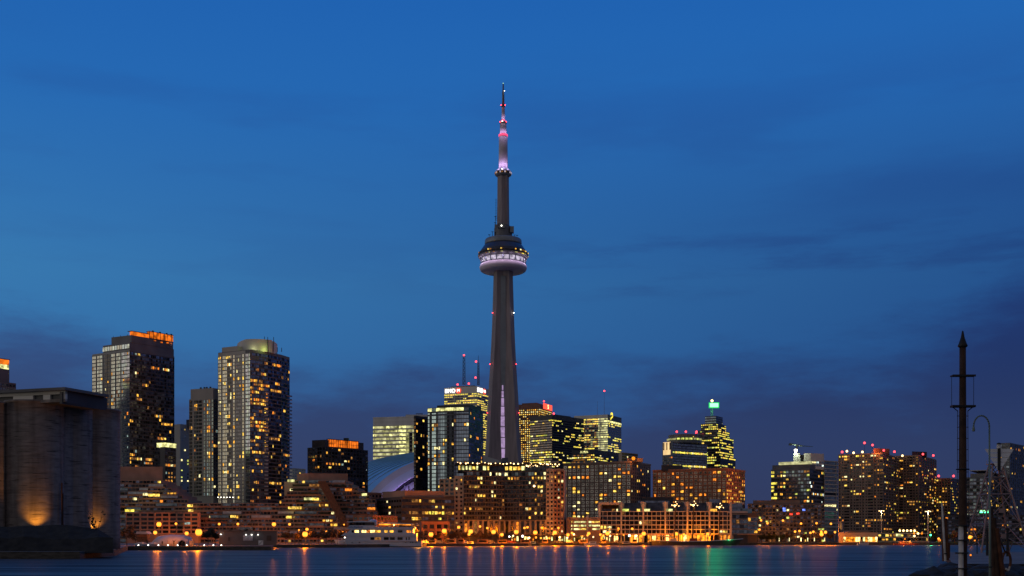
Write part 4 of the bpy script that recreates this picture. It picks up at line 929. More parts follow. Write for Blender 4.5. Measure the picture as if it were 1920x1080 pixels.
# flat brick block at the left with pilasters, spine walls and penthouses
d = 834; u, v = Vector(P(236, d)), Vector(P(372, d))
bl.mb('wall').prism([tuple(u), tuple(v), (v.x, v.y + 6), (u.x, u.y + 6)], LAND, PZ(961, d), 'brick_pink', 'roof_grey')
bl.facade(u, v, PZ(1001, d), PZ(961.5, d), 3.1, 5.2, .78, .6, .05, RES, ('g_dark', 'g_black', 'g_brown'), 0, (.7, .3), (1.2, .45, 2), framemat='brick_pink')
for (xt, yt, xb, yb, wd) in ((596, 903, 640, 986, 15),):
    vs = []; b = MB()
    for yy_, dd in ((836.5, 0), (864, 1)):
        vs += [(PX(xt, yy_), yy_, PZ(yt, 846)), (PX(xt + wd, yy_), yy_, PZ(yt, 846)), (PX(xb + wd, yy_), yy_, PZ(yb, 846)), (PX(xb, yy_), yy_, PZ(yb, 846))]
    b.add(vs, MB.HEX, 'timber'); b.build('spine_wall', bl.root)
b = MB(); d = 872
b.prism([P(222, d), P(305, d), P(305, d + 20), P(222, d + 20)], LAND + 15.5 * FHT, PZ(875, d), 'brick_pink', 'roof_grey')
b.build('penthouse', bl.root); b = MB()
b.prism([P(557, d), P(578, d - 4), P(652, d), P(652, d + 20), P(557, d + 20)], LAND + 13 * FHT, PZ(888, d), 'brick_pink', 'roof_grey')
b.build('penthouse', bl.root); b = MB()
b.prism([P(533, d - 6), P(560, d - 6), P(560, d + 14), P(533, d + 14)], LAND + 11 * FHT, PZ(904, d), 'stone_buff', 'roof_grey'); b.build('penthouse', bl.root)
for (x, y, wd, mt) in ((544, 901, 12, 'l_creambright'), (588, 909.5, 18, 'l_dim'), (652, 918, 12, 'l_orange'), (580, 935, 22, 'l_creambright'), (590, 935.5, 12, 'l_yellow'), (682, 927, 9, 'l_creambright'), (551, 952, 24, 'l_yellow'), (540, 969.5, 10, 'l_yellow'), (695, 953.5, 14, 'l_orange'), (354, 948, 9, 'l_yellow'), (355, 957, 8, 'l_yellow'), (286, 928, 20, 'l_yellow'), (270, 926.5, 8, 'l_pale'), (250, 935, 6, 'l_pale'), (240, 957, 16, 'l_office'), (435, 968, 9, 'l_yellow')):
    dd = 836 + (1000 - y) / PXL * 1.7 - 2.6; b = MB(); b.box((PX(x, dd), dd + 3.4, PZ(y, dd)), (wd * dd / F, 2.0, 1.7), mt); b.build('window', bl.root)
for i in range(6): b = MB(); b.ball((PX(410 + i * 5.6, 850), 848, PZ(932.5, 850)), .3, 'l_bulb', 6); b.build('terrace_lamp', bl.root)
bl.finish()
# low red hall between terraces and dark offices
q = foot(676, 690, 716, 868, 40); bl = simple('brick_annex', 'small orange lit brick annex beside the stepped terraces', 'building', q, 868, 923, wall='brick_red')
bl.facade(q[1], q[2], PZ(985, 868), bl.z1 - 1, 3.2, 4, .5, .5, .25, RES, ('g_dark', 'g_black'), 0, (.4, .3), framemat='brick_red'); bl.finish()
d = 790; q = foot(662, 700, 745, d, 25); bl = simple('quay_building', 'low two storey brick building behind the white yacht', 'building', q, d, 966, wall='brick_red')
bl.facade(q[0], q[1], LAND, bl.z1 - .6, 3.2, 4.4, .55, .5, .12, RES, ('g_dark', 'g_black'), 0, (.35, .3), framemat='brick_red')
bl.facade(q[1], q[2], LAND, bl.z1 - .6, 3.2, 4.4, .55, .5, .12, RES, ('g_dark', 'g_black'), 0, (.35, .3), framemat='brick_red'); bl.finish()
# dark glass offices
d = 828.0; q = foot(705, 753, 852, d, 62); bl = simple('office_block', 'dark glass five storey office block with a flat roof behind the white yacht', 'office building', q, d, 931, wall='dark_wall')
l_, c_, r_, k_ = q
bl.facade(c_, r_, PZ(1000, d), bl.z1 - .8, 4.15, 2.6, .9, .5, .25, ['l_dim', 'l_amber', 'l_yellow', 'l_dim', 'l_office'], ('g_dark', 'g_navy', 'g_brown', 'g_dark'), .55, (.4, .2), (.5, .3, 6), framemat='dark_wall')
bl.facade(l_, c_, PZ(1000, d), bl.z1 - .8, 4.15, 5.0, .7, .4, .04, RES, ('g_black',), 0, (.3, .15), framemat='dark_wall')
bl.mb('roof_plant').prism([tuple(l_.lerp(c_, .25)), tuple(c_.lerp(r_, .05) + Vector((0, 2))), tuple(r_.lerp(c_, .2) + Vector((0, 4))), tuple(k_)], bl.z1, PZ(919, d), 'brown_wall', 'roof_grey')
bl.finish()
# low brick house behind the car park lamps
d = 792.0; q = foot(786, 790, 843, d, 70); bl = simple('brick_shed', 'low orange lit brick shed with square openings right of the yacht', 'building', q, d, 977.5, wall='brick_red')
bl.facade(q[1], q[2], LAND, bl.z1 - 1.2, 4.2, 4.8, .62, .6, 0, RES, ('g_black', 'g_brown'), 0, (.5, .3), (.9, .4, 1), framemat='brick_red'); bl.finish()
# parking garage with bright decks
d = 905.0; q = foot(1064, 1124, 1126, d, 27); q = (Vector(P(1062, d)), Vector(P(1126, d)), Vector(P(1126, d + 25)), Vector(P(1062, d + 25)))
bl = simple('parking_garage', 'open parking garage with three bright yellow lit decks', 'garage', q, d, 970, wall='brown_wall')
for i, y in enumerate((978.6, 985.4, 992)):
    for (a, c) in ((1071, 1073), (1076, 1085), (1086.5, 1088), (1089.5, 1099), (1104, 1109), (1110.5, 1122), (1123, 1124.4)):
        if i == 2 and 1100 < a < 1110: continue
        b = MB(); b.edge(P(a, d), P(c, d), PZ(y + 1.7, d), PZ(y - 1.5, d), .06, .3, 'l_creambright' if R.random() < .75 else 'l_yellow'); b.build('deck_opening', bl.root)
b = MB()
for y in (974.6, 982, 988.6, 995.2): b.edge(P(1063, d), P(1126, d), PZ(y + 1.2, d), PZ(y - 1.2, d), .5, .1, 'brick_pink')
b.edge(P(1100, d), P(1103, d), LAND, PZ(966, d), .8, .1, 'white_trim'); b.build('deck_parapet', bl.root); bl.finish()
# white framed waterfront terminal
d = 912.0
bl = Bldg('terminal_building', 'long white framed waterfront terminal with a sloped blue glass roof and stepped right end', 'building', PX(1270, d), d)
f0, f1, f2, f3 = Vector(P(1122, d)), Vector(P(1372, d)), Vector(P(1402, d + 3)), Vector(P(1420, d + 7))
zt = PZ(959, d)
bl.mb('wall').prism([tuple(f0), tuple(f1), tuple(P(1372, d + 40)), tuple(P(1122, d + 40))], LAND, zt, 'dark_wall', 'roof_grey')
bl.mb('wall').prism([tuple(f1), tuple(f2), tuple(f3), tuple(P(1420, d + 40)), tuple(P(1372, d + 40))], LAND, PZ(962, d), 'dark_wall', 'roof_grey')
bl.facade(f0, f1, PZ(1001, d), zt, 3.5, 3.4, .92, .66, .07, ['l_yellow', 'l_dim', 'l_pale', 'l_dim'], ('g_dark', 'g_black', 'g_brown', 'g_black'), .4, (.55, .5), (.32, .45, 1), framemat='white_trim')
b = MB(); ln = (f1 - f0).length
for i in range(7): b.edge(f0, f1, LAND, PZ(941, d) if i else PZ(943, d), .8, .2, 'white_trim', min(ln - 1.5, ln * i / 6.05), min(ln, ln * i / 6.05 + (1.6 if i in (0,) else 1.2)))
for i in range(6): b.edge(f0, f1, zt + .05, PZ(941, d), -3, 12, 'white_trim', ln * i / 6.05 - 1 if i else 0, ln * i / 6.05 + 3.2)
b.edge(f0, f0.lerp(f1, .16), PZ(946.5, d), PZ(942, d), .6, 10, 'white_trim'); b.build('white_frame', bl.root)
b = MB()
for i in range(6):                                       # sloped attic glazing between the frame towers
    a, c = f0.lerp(f1, i / 6.05 + .03), f0.lerp(f1, (i + 1) / 6.05 - .012)
    b.add([(a.x, a.y - .2, zt + .1), (c.x, c.y - .2, zt + .1), (c.x, c.y + 4, PZ(942.5, d)), (a.x, a.y + 4, PZ(942.5, d)), (a.x, a.y + 9.5, zt + .1), (c.x, c.y + 9.5, zt + .1)], [(0, 1, 2, 3), (3, 2, 5, 4), (0, 3, 4), (1, 5, 2)], 'g_dark')
b.build('sloped_glazing', bl.root)
for x, wd, mt in ((1173, 12, 'l_green'), (1197, 6, 'l_yellow'), (1213, 11, 'l_creambright'), (1255, 12, 'l_creambright'), (1338, 12, 'l_amber'), (1150, 5, 'l_dim'), (1157, 3, 'l_pale')):
    b = MB(); b.box((PX(x, d), d - .3, PZ(956.5, d)), (wd * d / F, .5, 1.9), mt); b.build('window', bl.root)
bl.facade(f1, f2, PZ(1001, d), PZ(964, d), 3.5, 3.0, .9, .7, .1, ['l_dim', 'l_amber', 'l_pale'], ('g_navy', 'g_blue', 'g_dark'), .2, (.4, .4), None, framemat='white_trim')
bl.facade(f2, f3, PZ(1001, d), PZ(970, d), 3.5, 3.0, .95, .8, .1, ['l_amber'], ('g_navy', 'g_blue', 'g_navy'), 0, (.25, .2), framemat='white_trim')
b = MB()
b.prism([P(1355, d + 6), P(1392, d + 6), P(1392, d + 30), P(1355, d + 30)], zt, PZ(944, d), 'g_navy', 'white_trim'); b.prism([P(1376, d + 4), P(1396, d + 5), P(1396, d + 28), P(1376, d + 28)], PZ(944, d), PZ(941.5, d), 'white_trim')
b.prism([P(1390, d + 5), P(1410, d + 7), P(1410, d + 30), P(1390, d + 30)], PZ(962, d), PZ(953, d), 'g_blue', 'white_trim'); b.prism([P(1365, d - 1), P(1402, d + 1), P(1402, d + 5), P(1365, d + 4)], PZ(962, d) + .05, PZ(958.4, d), 'white_trim'); b.build('stepped_roof', bl.root)
b = MB(); b.prism([P(1203, d + 14), P(1262, d + 14), P(1262, d + 36), P(1203, d + 36)], zt, PZ(931, d), 'dark_wall', 'roof_grey'); b.prism([P(1196, d + 12), P(1255, d + 12), P(1255, d + 13), P(1196, d + 13)], zt, PZ(938, d), 'g_navy'); b.prism([P(1330, d + 14), P(1352, d + 14), P(1352, d + 30), P(1330, d + 30)], zt, PZ(935, d), 'g_navy', 'roof_grey'); b.build('roof_plant', bl.root)
b = MB()                                                  # ground level arcade: bright shop fronts behind columns
for i in range(30):
    a = f0.lerp(f1, i / 30 + .004); c = f0.lerp(f1, (i + 1) / 30 - .004); mt = R.choice(('l_fire', 'l_fire', 'l_shop', 'l_orange', 'g_black')) if i < 27 else 'l_orange'
    bb = MB(); bb.edge(a, c, LAND + .4, PZ(1003, d), .1, .2, mt); bb.build('shop_window', bl.root)
b.edge(f0, f3, PZ(1003, d), PZ(1001.2, d), 5, .1, 'awning_tan'); b.build('arcade_canopy', bl.root)
for i in range(22): v = f0.lerp(f1, i / 21); b = MB(); b.box((v.x, v.y - 4.6, (LAND + PZ(1003, d)) / 2), (.5, .5, PZ(1003, d) - LAND), 'white_trim'); b.build('arcade_column', bl.root)
bl.finish()
# shop strip before the curved condo and hotel
d = 884.0
for (xa, xb, yt, lab, den) in ((958, 1012, 1001.5, 'low glazed restaurant with bright yellow windows in front of the curved block', .7), (1018, 1066, 1002.5, 'low lit cafe front left of the parking garage', .75), (1070, 1098, 1004.5, 'small bright kiosk front under the parking garage', .8), (1126, 1160, 1001.5, 'low bright shop row at the left foot of the white framed terminal', .85)):
    dd = d; q = (Vector(P(xa, dd)), Vector(P(xb, dd)), Vector(P(xb, dd + 9)), Vector(P(xa, dd + 9)))
    bl = simple('shop_row', lab, 'shop', q, dd, yt, wall='timber')
    bl.facade(q[0], q[1], LAND + .5, bl.z1 - .6, 4, 1.9, R.uniform(.5, .75), .75, den, ['l_shop', 'l_shop', 'l_fire', 'l_creambright'], ('g_black', 'g_brown'), .2, None, (.25, .2, 2), rule=lambda b, f, nb, nf, m, on: (m, R.uniform(.35, .9), R.uniform(.4, .85)), framemat='timber')
    b = MB(); b.edge(q[0], q[1], bl.z1 - .25, bl.z1 + .15, 1.6, .3, 'awning_tan'); b.build('awning', bl.root); bl.finish()
# right condominium with crane, white slab block
d = 1010.0; q = foot(1446, 1518, 1546, d, 33); bl = simple('apartment_tower', 'blue black glass apartment tower with a lit white roof band and a crane lamp above', 'tower', q, d, 878, wall='slate_wall')
l_, c_, r_, k_ = q
bl.facade(l_, c_, PZ(985, d), bl.z1 - 1, 3.3, 2.7, .8, .58, .26, ['l_yellow', 'l_office', 'l_amber', 'l_green', 'l_pale', 'l_orange', 'l_dim'], ('g_navy', 'g_dark', 'g_teal', 'g_dark'), .35, (.3, .3), (.3, .25, 5), rule=lambda b, f, nb, nf, m, on: (('l_office', 1, .55) if R.random() < .5 else ('g_dark', 1, .5)) if b < 2 else m, framemat='slate_wall')
bl.facade(c_, r_, PZ(985, d), bl.z1 - 1, 3.3, 2.9, .85, .6, .14, ['l_green', 'l_white', 'l_amber', 'l_dim'], ('g_navy', 'g_black', 'g_dark'), .4, (.3, .3), framemat='dark_wall')
b = MB(); b.edge(l_.lerp(c_, .2), c_.lerp(r_, .05), PZ(869.5, d), PZ(864.5, d), .3, 6, 'l_cream'); b.build('lit_roof_band', bl.root)
b = MB(); b.prism([tuple(v) for v in (l_.lerp(c_, .03), c_ + (k_ - l_) * .04, r_, k_)], bl.z1, PZ(870, d), 'roof_grey'); b.build('parapet', bl.root)
b = MB(); b.prism([P(1488, d + 12), P(1500.5, d + 12), P(1500.5, d + 24), P(1488, d + 24)], bl.z1, PZ(850, d + 12), 'white_concrete'); b.build('penthouse', bl.root); b = MB(); b.prism([P(1507, d + 12), P(1520, d + 10), P(1545, d + 18), P(1545, d + 30), P(1507, d + 30)], bl.z1, PZ(850, d + 12), 'white_concrete'); b.build('penthouse', bl.root); b = MB()
b.prism([P(1500.5, d + 16), P(1507, d + 16), P(1507, d + 24), P(1500.5, d + 24)], bl.z1, PZ(852, d + 12), 'dark_wall'); b.build('penthouse', bl.root)
bl.facade(Vector(P(1520, d + 10)), Vector(P(1545, d + 18)), PZ(874, d), PZ(862, d), 3.3, 3.5, .8, .5, .5, ['l_white', 'l_pale'], ('g_navy',), .3, None); bl.finish()
t = thing('tower_crane', 'small tower crane with a bright floodlight standing on the apartment roof', 'crane', (PX(1494, 1024), 1024, PZ(850, 1022)))
b = MB(); cx_ = PX(1494, 1024)
b.tube((cx_, 1024, PZ(850, 1022)), (cx_, 1024, PZ(834, 1024)), .9, .8, 'dark_metal', 6); b.build('mast', t)
b = MB(); b.tube((PX(1480, 1024), 1024, PZ(832, 1024)), (PX(1503, 1024), 1024, PZ(836, 1024)), .75, .7, 'green_grey', 6); b.tube((PX(1503, 1024), 1024, PZ(836, 1024)), (PX(1524, 1034), 1034, PZ(837.5, 1034)), .5, .25, 'green_grey', 6); b.build('jib', t)
b = MB(); b.box((PX(1482, 1024), 1024, PZ(833.5, 1024)), (2.6, 1.6, 1.6), 'dark_metal'); b.build('counterweight', t)
b = MB(); b.lathe([(.3, PZ(851, 1022)), (1.1, PZ(847, 1022)), (1.5, PZ(843, 1022)), (.4, PZ(842, 1022))], 'l_bulb', (PX(1492, 1022), 1022), 10); b.build('floodlight', t)
point('crane_lamp_light', (PX(1492, 1018), 1018, PZ(846, 1018)), (.8, 1, .7), 3000, .4, t)
d = 1040.0; q = foot(1534, 1545, 1571, d, 50); bl = simple('apartment_block', 'pale narrow block of open white floor slabs right of the blue glass tower', 'building', q, d, 864, wall='slate_wall')
bl.facade(q[1], q[2], PZ(995, d), bl.z1, 3.4, 3.2, .96, .55, .06, ['l_pale', 'l_green'], ('g_sheer', 'g_sheer', 'g_teal'), .7, (.9, .5), (.4, .5, 6), rule=lambda b, f, nb, nf, m, on: m if f not in (int(nf * .55),) else 'g_black', framemat='pale_concrete'); bl.finish()
# low wide block in front
d = 985.0; q = (Vector(P(1402, d)), Vector(P(1546, d)), Vector(P(1546, d + 20)), Vector(P(1402, d + 20))); bl = simple('apartment_block', 'low wide block with coloured lit windows in front of the blue glass tower', 'building', q, d, 944, wall='slate_wall')
bl.facade(q[0], q[1], LAND, bl.z1 - .8, 3.3, 2.9, .7, .55, .2, ['l_yellow', 'l_green', 'l_dim', 'l_amber', 'l_pale', 'l_dim'], ('g_dark', 'g_brown', 'g_black', 'g_navy'), .2, (.35, .4), (.7, .5, 5), framemat='slate_wall')
for x, y, mt in ((1470, 953.5, 'l_blue'), (1470.5, 957, 'l_blue'), (1507, 956, 'l_blue'), (1483, 964, 'l_red'), (1496, 963, 'l_red')):
    b = MB(); b.box((PX(x, d), d - .35, PZ(y, d)), (2.4, .6, 1.5), mt); b.build('window', bl.root)
b = MB(); b.prism([P(1412, d + 3), P(1500, d + 3), P(1500, d + 18), P(1412, d + 18)], bl.z1, PZ(938, d), 'brown_wall', 'roof_grey'); b.build('penthouse', bl.root); bl.finish()
# twin brown towers
for (lab, xs, d, yt, ang, pen, lights) in (
    ('left of the twin brown apartment slabs, wider, with an orange lit roof house', (1572, 1655, 1692), 1180.0, 849, 30, (1638, 1668, 839.5), ((1579, 847.5), (1588, 846), (1600.5, 849), (1617, 847.5), (1621, 830.5), (1636, 834.5), (1657, 844.5), (1677, 847))),
    ('right of the twin brown apartment slabs, with a dark sloping roof house', (1672, 1722, 1755), 1240.0, 853, 32, (1710, 1738, 845.5), ((1692, 854.5), (1730.5, 851.5), (1750, 854)))):
    q = foot(*xs, d, ang); bl = simple('apartment_tower', lab, 'tower', q, d, yt, wall='brown_wall'); l_, c_, r_, k_ = q
    for u, v, p_ in ((l_, c_, .15), (c_, r_, .15)):
        bl.facade(u, v, PZ(1000, d), bl.z1 - 1, 2.95, 3.0, .62, .5, p_, ['l_yellow', 'l_amber', 'l_amber', 'l_orange', 'l_office', 'l_dim', 'l_dim', 'l_glim', 'l_glim', 'l_curtain', 'l_pale'], ('g_brown', 'g_dark', 'g_black'), .38, (.35, .3), (.9, .6, 4), rule=lambda b, f, nb, nf, m, on: (m, .95, R.choice((.5, .4))) if b % 8 in (2, 3, 6) else (m, .42, .45), framemat='brown_wall')
    b = MB(); a, c, yp = pen; b.prism([P(a, d + 6), P(c, d + 14), P(c, d + 30), P(a, d + 30)], bl.z1, PZ(yp, d), 'brick_red' if pen[0] < 1700 else 'dark_wall', 'roof_grey'); b.build('penthouse', bl.root)
    if pen[0] < 1700: point('roof_lamp', (PX(1643, d), d + .5, PZ(846, d)), (1, .25, .05), 3500, .3, bl.root)
    for i, (x, y) in enumerate(lights): bl.lamp(PX(x, d + 2), d + 2, PZ(y, d + 2), 1.1, 'l_fairy' if (i in (1, 2, 3) and pen[0] < 1700) or x == 1692 else 'l_redlamp')
    if pen[0] < 1700:
        b = MB(); b.tube((PX(1621, d + 2), d + 2, bl.z1), (PX(1621, d + 2), d + 2, PZ(832, d)), .2, .1, 'dark_metal', 5); b.tube((PX(1636, d + 4), d + 4, bl.z1), (PX(1636, d + 4), d + 4, PZ(836, d)), .2, .1, 'dark_metal', 5); b.build('aerial', bl.root)
    bl.finish()
# blocks at the right end
d = 1290.0; q = foot(1755, 1782, 1803, d, 34); bl = simple('apartment_tower', 'grey brown apartment block with two red roof lamps left of the dark mast', 'tower', q, d, 896, wall='brown_wall')
for u, v in ((q[0], q[1]), (q[1], q[2])):
    bl.facade(u, v, PZ(1000, d), bl.z1 - 1, 3, 3.0, .6, .5, .16, ['l_yellow', 'l_amber', 'l_office', 'l_dim'], ('g_brown', 'g_dark', 'g_black'), .25, (.35, .3), framemat='brown_wall')
bl.lamp(PX(1760, d), d, PZ(892.5, d), 1.2); bl.lamp(PX(1788, d), d, PZ(892.5, d), 1.2); bl.finish()
d = 1150.0; q = foot(1812, 1850, 1900, d, 30); bl = simple('apartment_block', 'grey glass block with balcony rails and a railed roof terrace right of the dark mast', 'building', q, d, 894, wall='slate_wall')
for u, v in ((q[0], q[1]), (q[1], q[2])):
    bl.facade(u, v, PZ(1000, d), bl.z1 - 1, 3.3, 3.1, .85, .6, .12, ['l_yellow', 'l_amber', 'l_dim', 'l_amber', 'l_dim'], ('g_navy', 'g_dark', 'g_teal', 'g_black'), .4, (.45, .7), (.3, .5, 4), framemat='mid_metal')
b = MB(); b.prism(inset(q, .85), bl.z1, PZ(886, d), 'mid_metal', 'roof_grey'); b.prism(inset(q, .9), PZ(881, d), PZ(880, d), 'pale_concrete'); b.build('penthouse', bl.root); bl.finish()
d = 1210.0; q = foot(1872, 1893, 1960, d, 40); bl = simple('apartment_tower', 'tall grey tower at the right edge behind the lattice beacon', 'tower', q, d, 830, wall='slate_wall')
for u, v in ((q[0], q[1]), (q[1], q[2])):
    bl.facade(u, v, PZ(1000, d), bl.z1 - 1, 3.2, 3.2, .7, .6, .06, RES, ('g_navy', 'g_dark', 'g_dark'), .3, (.5, .35), (.8, .4, 2), framemat='mid_metal')
bl.finish()
d = 1060.0; q = foot(1770, 1800, 1990, d, 40); q = (Vector(P(1758, d)), Vector(P(2010, d)), Vector(P(2010, d + 30)), Vector(P(1758, d + 30))); bl = simple('quay_building', 'low dark building with a green white lit sign at the right edge', 'building', q, d, 966, wall='dark_wall')
bl.facade(q[0], q[1], LAND, bl.z1 - 1, 3.4, 3.2, .8, .5, .13, ['l_amber', 'l_orange', 'l_dim', 'l_yellow'], ('g_dark', 'g_black', 'g_navy'), .35, (.4, .3), (.5, .3, 6), framemat='slate_wall')
b = MB(); b.box((PX(1846, d), d - 1.2, PZ(958.5, d)), (8.6, .8, 1.7), 'l_greensign'); b.build('sign_panel', bl.root)
b = MB(); b.box((PX(1846, d), d - 1.0, PZ(960.6, d)), (8.8, .6, .8), 'l_greenlamp'); b.edge(P(1836, d), P(1857, d), PZ(966, d) - .3, PZ(961.5, d), .4, -.1, 'dark_metal'); b.build('sign_frame', bl.root); bl.finish()
# pavilion and low lit terminal on the east quay
d = 935.0; q = (Vector(P(1573, d)), Vector(P(1646, d)), Vector(P(1646, d + 18)), Vector(P(1573, d + 18))); bl = simple('pavilion', 'low buff pavilion with a wide bright glazed front on the east quay', 'building', q, d, 998.5, wall='stone_buff')
bl.facade(Vector(P(1581, d)), Vector(P(1645, d)), LAND + .8, LAND + 4.6, 4, 1.9, .85, .95, .92, ['l_shop', 'l_creambright', 'l_fire', 'l_shop'], ('g_black', 'l_dim'), .3, None, (.2, .2, 1), framemat='timber')
b = MB(); b.slabxz([(PX(1583, d), bl.z1), (PX(1645, d), bl.z1), (PX(1625, d), PZ(995.5, d)), (PX(1597, d), PZ(995.5, d))], d + 1, d + 16, 'roof_grey'); b.build('roof', bl.root); bl.finish()
d = 960.0; q = (Vector(P(1646, d)), Vector(P(1742, d)), Vector(P(1742, d + 22)), Vector(P(1646, d + 22))); bl = simple('ferry_building', 'low flat quay building with a row of bright yellow deck lamps', 'building', q, d, 999, wall='slate_wall')
bl.facade(q[0], q[1], LAND + 1, bl.z1 - .5, 4, 3, .8, .6, .3, ['l_amber', 'l_yellow', 'l_dim'], ('g_dark', 'g_black'), .3, (.5, .8), framemat='pale_concrete')
for i in range(5): bl.lamp(PX(1687 + i * 7, d - 1), d - 1, PZ(995, d), .85, 'l_fairy', 'deck_lamp')
for i, x in enumerate((1714, 1721.5, 1728.5, 1714.5)): bl.lamp(PX(x, d - 2), d - 2, PZ(1000.3 if i < 3 else 1005, d), .8, ('l_globe', 'l_fairy', 'l_globe', 'l_fairy')[i], 'deck_lamp')
b = MB(); b.edge(P(1680, d), P(1690, d), PZ(1005.5, d), PZ(1001, d), .4, .1, 'l_creambright'); b.build('window', bl.root); bl.finish()
#@@OBJECTS
# ------------------------------------------------------------------ grain silos
si = thing('grain_silo', 'old concrete grain silos with a long roof gallery, lit orange from below', 'silo', (PX(65, 345), 345, LAND))
for x, d, rp, yt in ((-40, 333, 52, 751), (65, 338, 52, 751), (121, 351, 50, 757), (173, 361, 50, 765.5)):
    r = rp / F * d; b = MB(); zt = PZ(yt, d - r * .6)
    b.lathe([(r, LAND)] + [(r + R.uniform(-.03, .03), LAND + (zt - LAND) * k / 10) for k in range(1, 10)] + [(r, zt - .6), (r + .25, zt - .5), (r + .25, zt)], 'silo_concrete', (PX(x, d), d), 48); c = b.build('cylinder', si, True)
q = foot(-75, 120, 202, 328, 3.0); l_, c_, r_, k_ = q; r_ = Vector(P(202, 345)); k_ = Vector(P(60, 352)); l_ = Vector(P(-75, 340))
ga = MB(); zg0, zg1 = PZ(752.5, 331), PZ(731.5, 328)
ga.prism([tuple(l_ + Vector((0, 1.5))), tuple(c_ + Vector((0, 1.2))), tuple(r_ + Vector((-.6, 1.2))), tuple(k_)], zg0 - .6, zg1, 'dark_wall', 'roof_grey')
u, v = l_, c_; ln = (v - u).length
for a, c in ((0, 62), (99, 136), (155, 168), (188, 196)):        # solid panels between the dark openings (px from the left end, front)
    ga.edge(u, v, zg0, zg1, -.6, 1.4, 'white_concrete', ln * a / 196, ln * c / 196)
ga.edge(u, v, PZ(740.5, 331), zg1, -.5, 1.4, 'pale_concrete'); ga.edge(u, v, zg0 - .4, PZ(749.5, 331), -.45, 1.4, 'silo_concrete')
ga.edge(c_, r_, zg0 - 1, zg1 - .4, -.7, 1.5, 'dark_wall'); g_ = ga.build('roof_gallery', si)
b = MB(); b.prism([tuple(l_ + Vector((0, -.5))), tuple(c_ + Vector((.5, -.6))), tuple(r_ + Vector((.5, -.4))), tuple(k_)], zg1 + .02, zg1 + .8, 'roof_grey'); b.build('roof', si)
b = MB(); b.prism([P(10, 337), P(121, 341), P(224, 366), P(60, 376)], LAND, PZ(757, 350), 'silo_concrete'); b.build('inner_wall', si)
b = MB()
for x, yb, yt, d in ((116, 985, 905, 336), (118, 985, 925, 336.4)): b.tube((PX(x, d), d, PZ(yb, d)), (PX(x, d), d, PZ(yt, d)), .18, .18, 'rust_dark', 6)
b.build('drain_pipe', si)
for n_, (x, d, z, e) in enumerate(((67, 328.6, 7.2, 3300), (117, 340.5, 7.4, 1300), (178, 352.0, 7.0, 1900))):
    t = thing('uplight', ('brightest orange floodlight at the foot of the near silo', 'orange floodlight between the first and second silo', 'orange floodlight at the foot of the right silo')[n_], 'lamp', (PX(x, d), d, z - 3.2), 'floodlights at the silo feet')
    b = MB(); b.box((0, 0, 1.2), (.3, .3, 2.4), 'dark_metal'); b.build('post', t, local=True); b = MB(); b.box((0, .1, 2.55), (.6, .4, .35), 'dark_metal'); b.build('lamp_housing', t, local=True)
    point('uplight_beam', (PX(x, d), d - .2, z), (1, .36, .03), e * 1.5, .15, t, 110, (0, .15, 1))

# ------------------------------------------------------------------ street lamps
def lamp_label(x, y, d):
    marks = ((250, 'the stepped brick terraces'), (470, 'the right half of the stepped terraces'), (660, 'the white yacht'), (800, 'the low brick shed'), (845, 'the curved apartment block'),
             (1062, 'the parking garage'), (1125, 'the white framed terminal'), (1422, 'the low block with coloured windows'), (1572, 'the east pavilion'))
    nm = marks[0][1]
    for a, s_ in marks:
        if x >= a: nm = s_
    return nm
LAMPS = [(298, 983, 2, 560), (330, 982, 1, 600), (291, 998.5, 1, 545), (350, 1000, 1, 540), (372.5, 998, 3, 536), (411, 982.5, 1, 640), (446, 982.5, 1, 640), (513.6, 983, 2, 690), (543, 983, 1, 690), (575.6, 992.4, 1, 700),
    (572, 1001.6, 3, 675), (560.5, 994, 0, 720), (630, 984.8, 0, 740), (645, 983.6, 0, 740), (612, 996.6, 0, 720), (642, 997, 0, 735), (804.6, 987, 1, 800), (808, 1002, 3, 770), (833, 995.5, 3, 778), (860, 988.6, 2, 830),
    (882.5, 996.3, 3, 790), (879.5, 1001.8, 1, 800), (900, 987, 1, 850), (913.8, 990, 1, 850), (925.3, 997.2, 3, 805), (941, 1002.4, 2, 812), (968, 997.2, 3, 820), (983.4, 989.8, 1, 868), (989, 988.6, 1, 868), (1003.7, 998.4, 3, 862), (1016, 989.6, 1, 882),
    (1023, 990.4, 0, 882), (1034.7, 991, 0, 882), (1040.4, 998.4, 3, 866), (1047, 989.8, 1, 888), (1065, 1002.6, 2, 876), (1072.5, 999.3, 1, 868), (1104, 1000, 2, 868), (1125.8, 1002.4, 1, 872), (1139, 1000, 3, 868), (1159.6, 991, 1, 902), (1185.4, 991.5, 1, 902),
    (1143, 992, 0, 902), (1207, 1000.6, 3, 872), (1268, 1001, 3, 905), (1327, 1001, 2, 906), (1282, 1002, 1, 907), (1423.8, 993, 1, 930), (1439, 981, 1, 960), (1427, 975.6, 1, 975), (1468, 976, 1, 975), (1502, 981.6, 1, 960), (1531, 981, 1, 960), (1558, 982, 1, 960),
    (1490.7, 996.7, 1, 945), (1499, 995.6, 1, 948), (1519.6, 999, 1, 940), (1525, 997, 1, 944), (1539.6, 996.7, 1, 946), (1547.8, 997.8, 2, 940), (1540.4, 1001.8, 3, 932), (1565.6, 997.8, 1, 938), (1818.5, 1007, 3, 950), (1785, 1003.5, 1, 960), (1760, 1010, 1, 935)]
cnt = {}
SH = [(650, 647), (785, 722), (800, 748), (990, 815), (1005, 858), (1215, 864), (1225, 900), (1575, 925), (1760, 915), (2600, 905)]
def shore_d(x):
    for (a, da), (c, dc) in zip(SH, SH[1:]):
        if a <= x <= c: return da + (dc - da) * (x - a) / (c - a)
    return 640
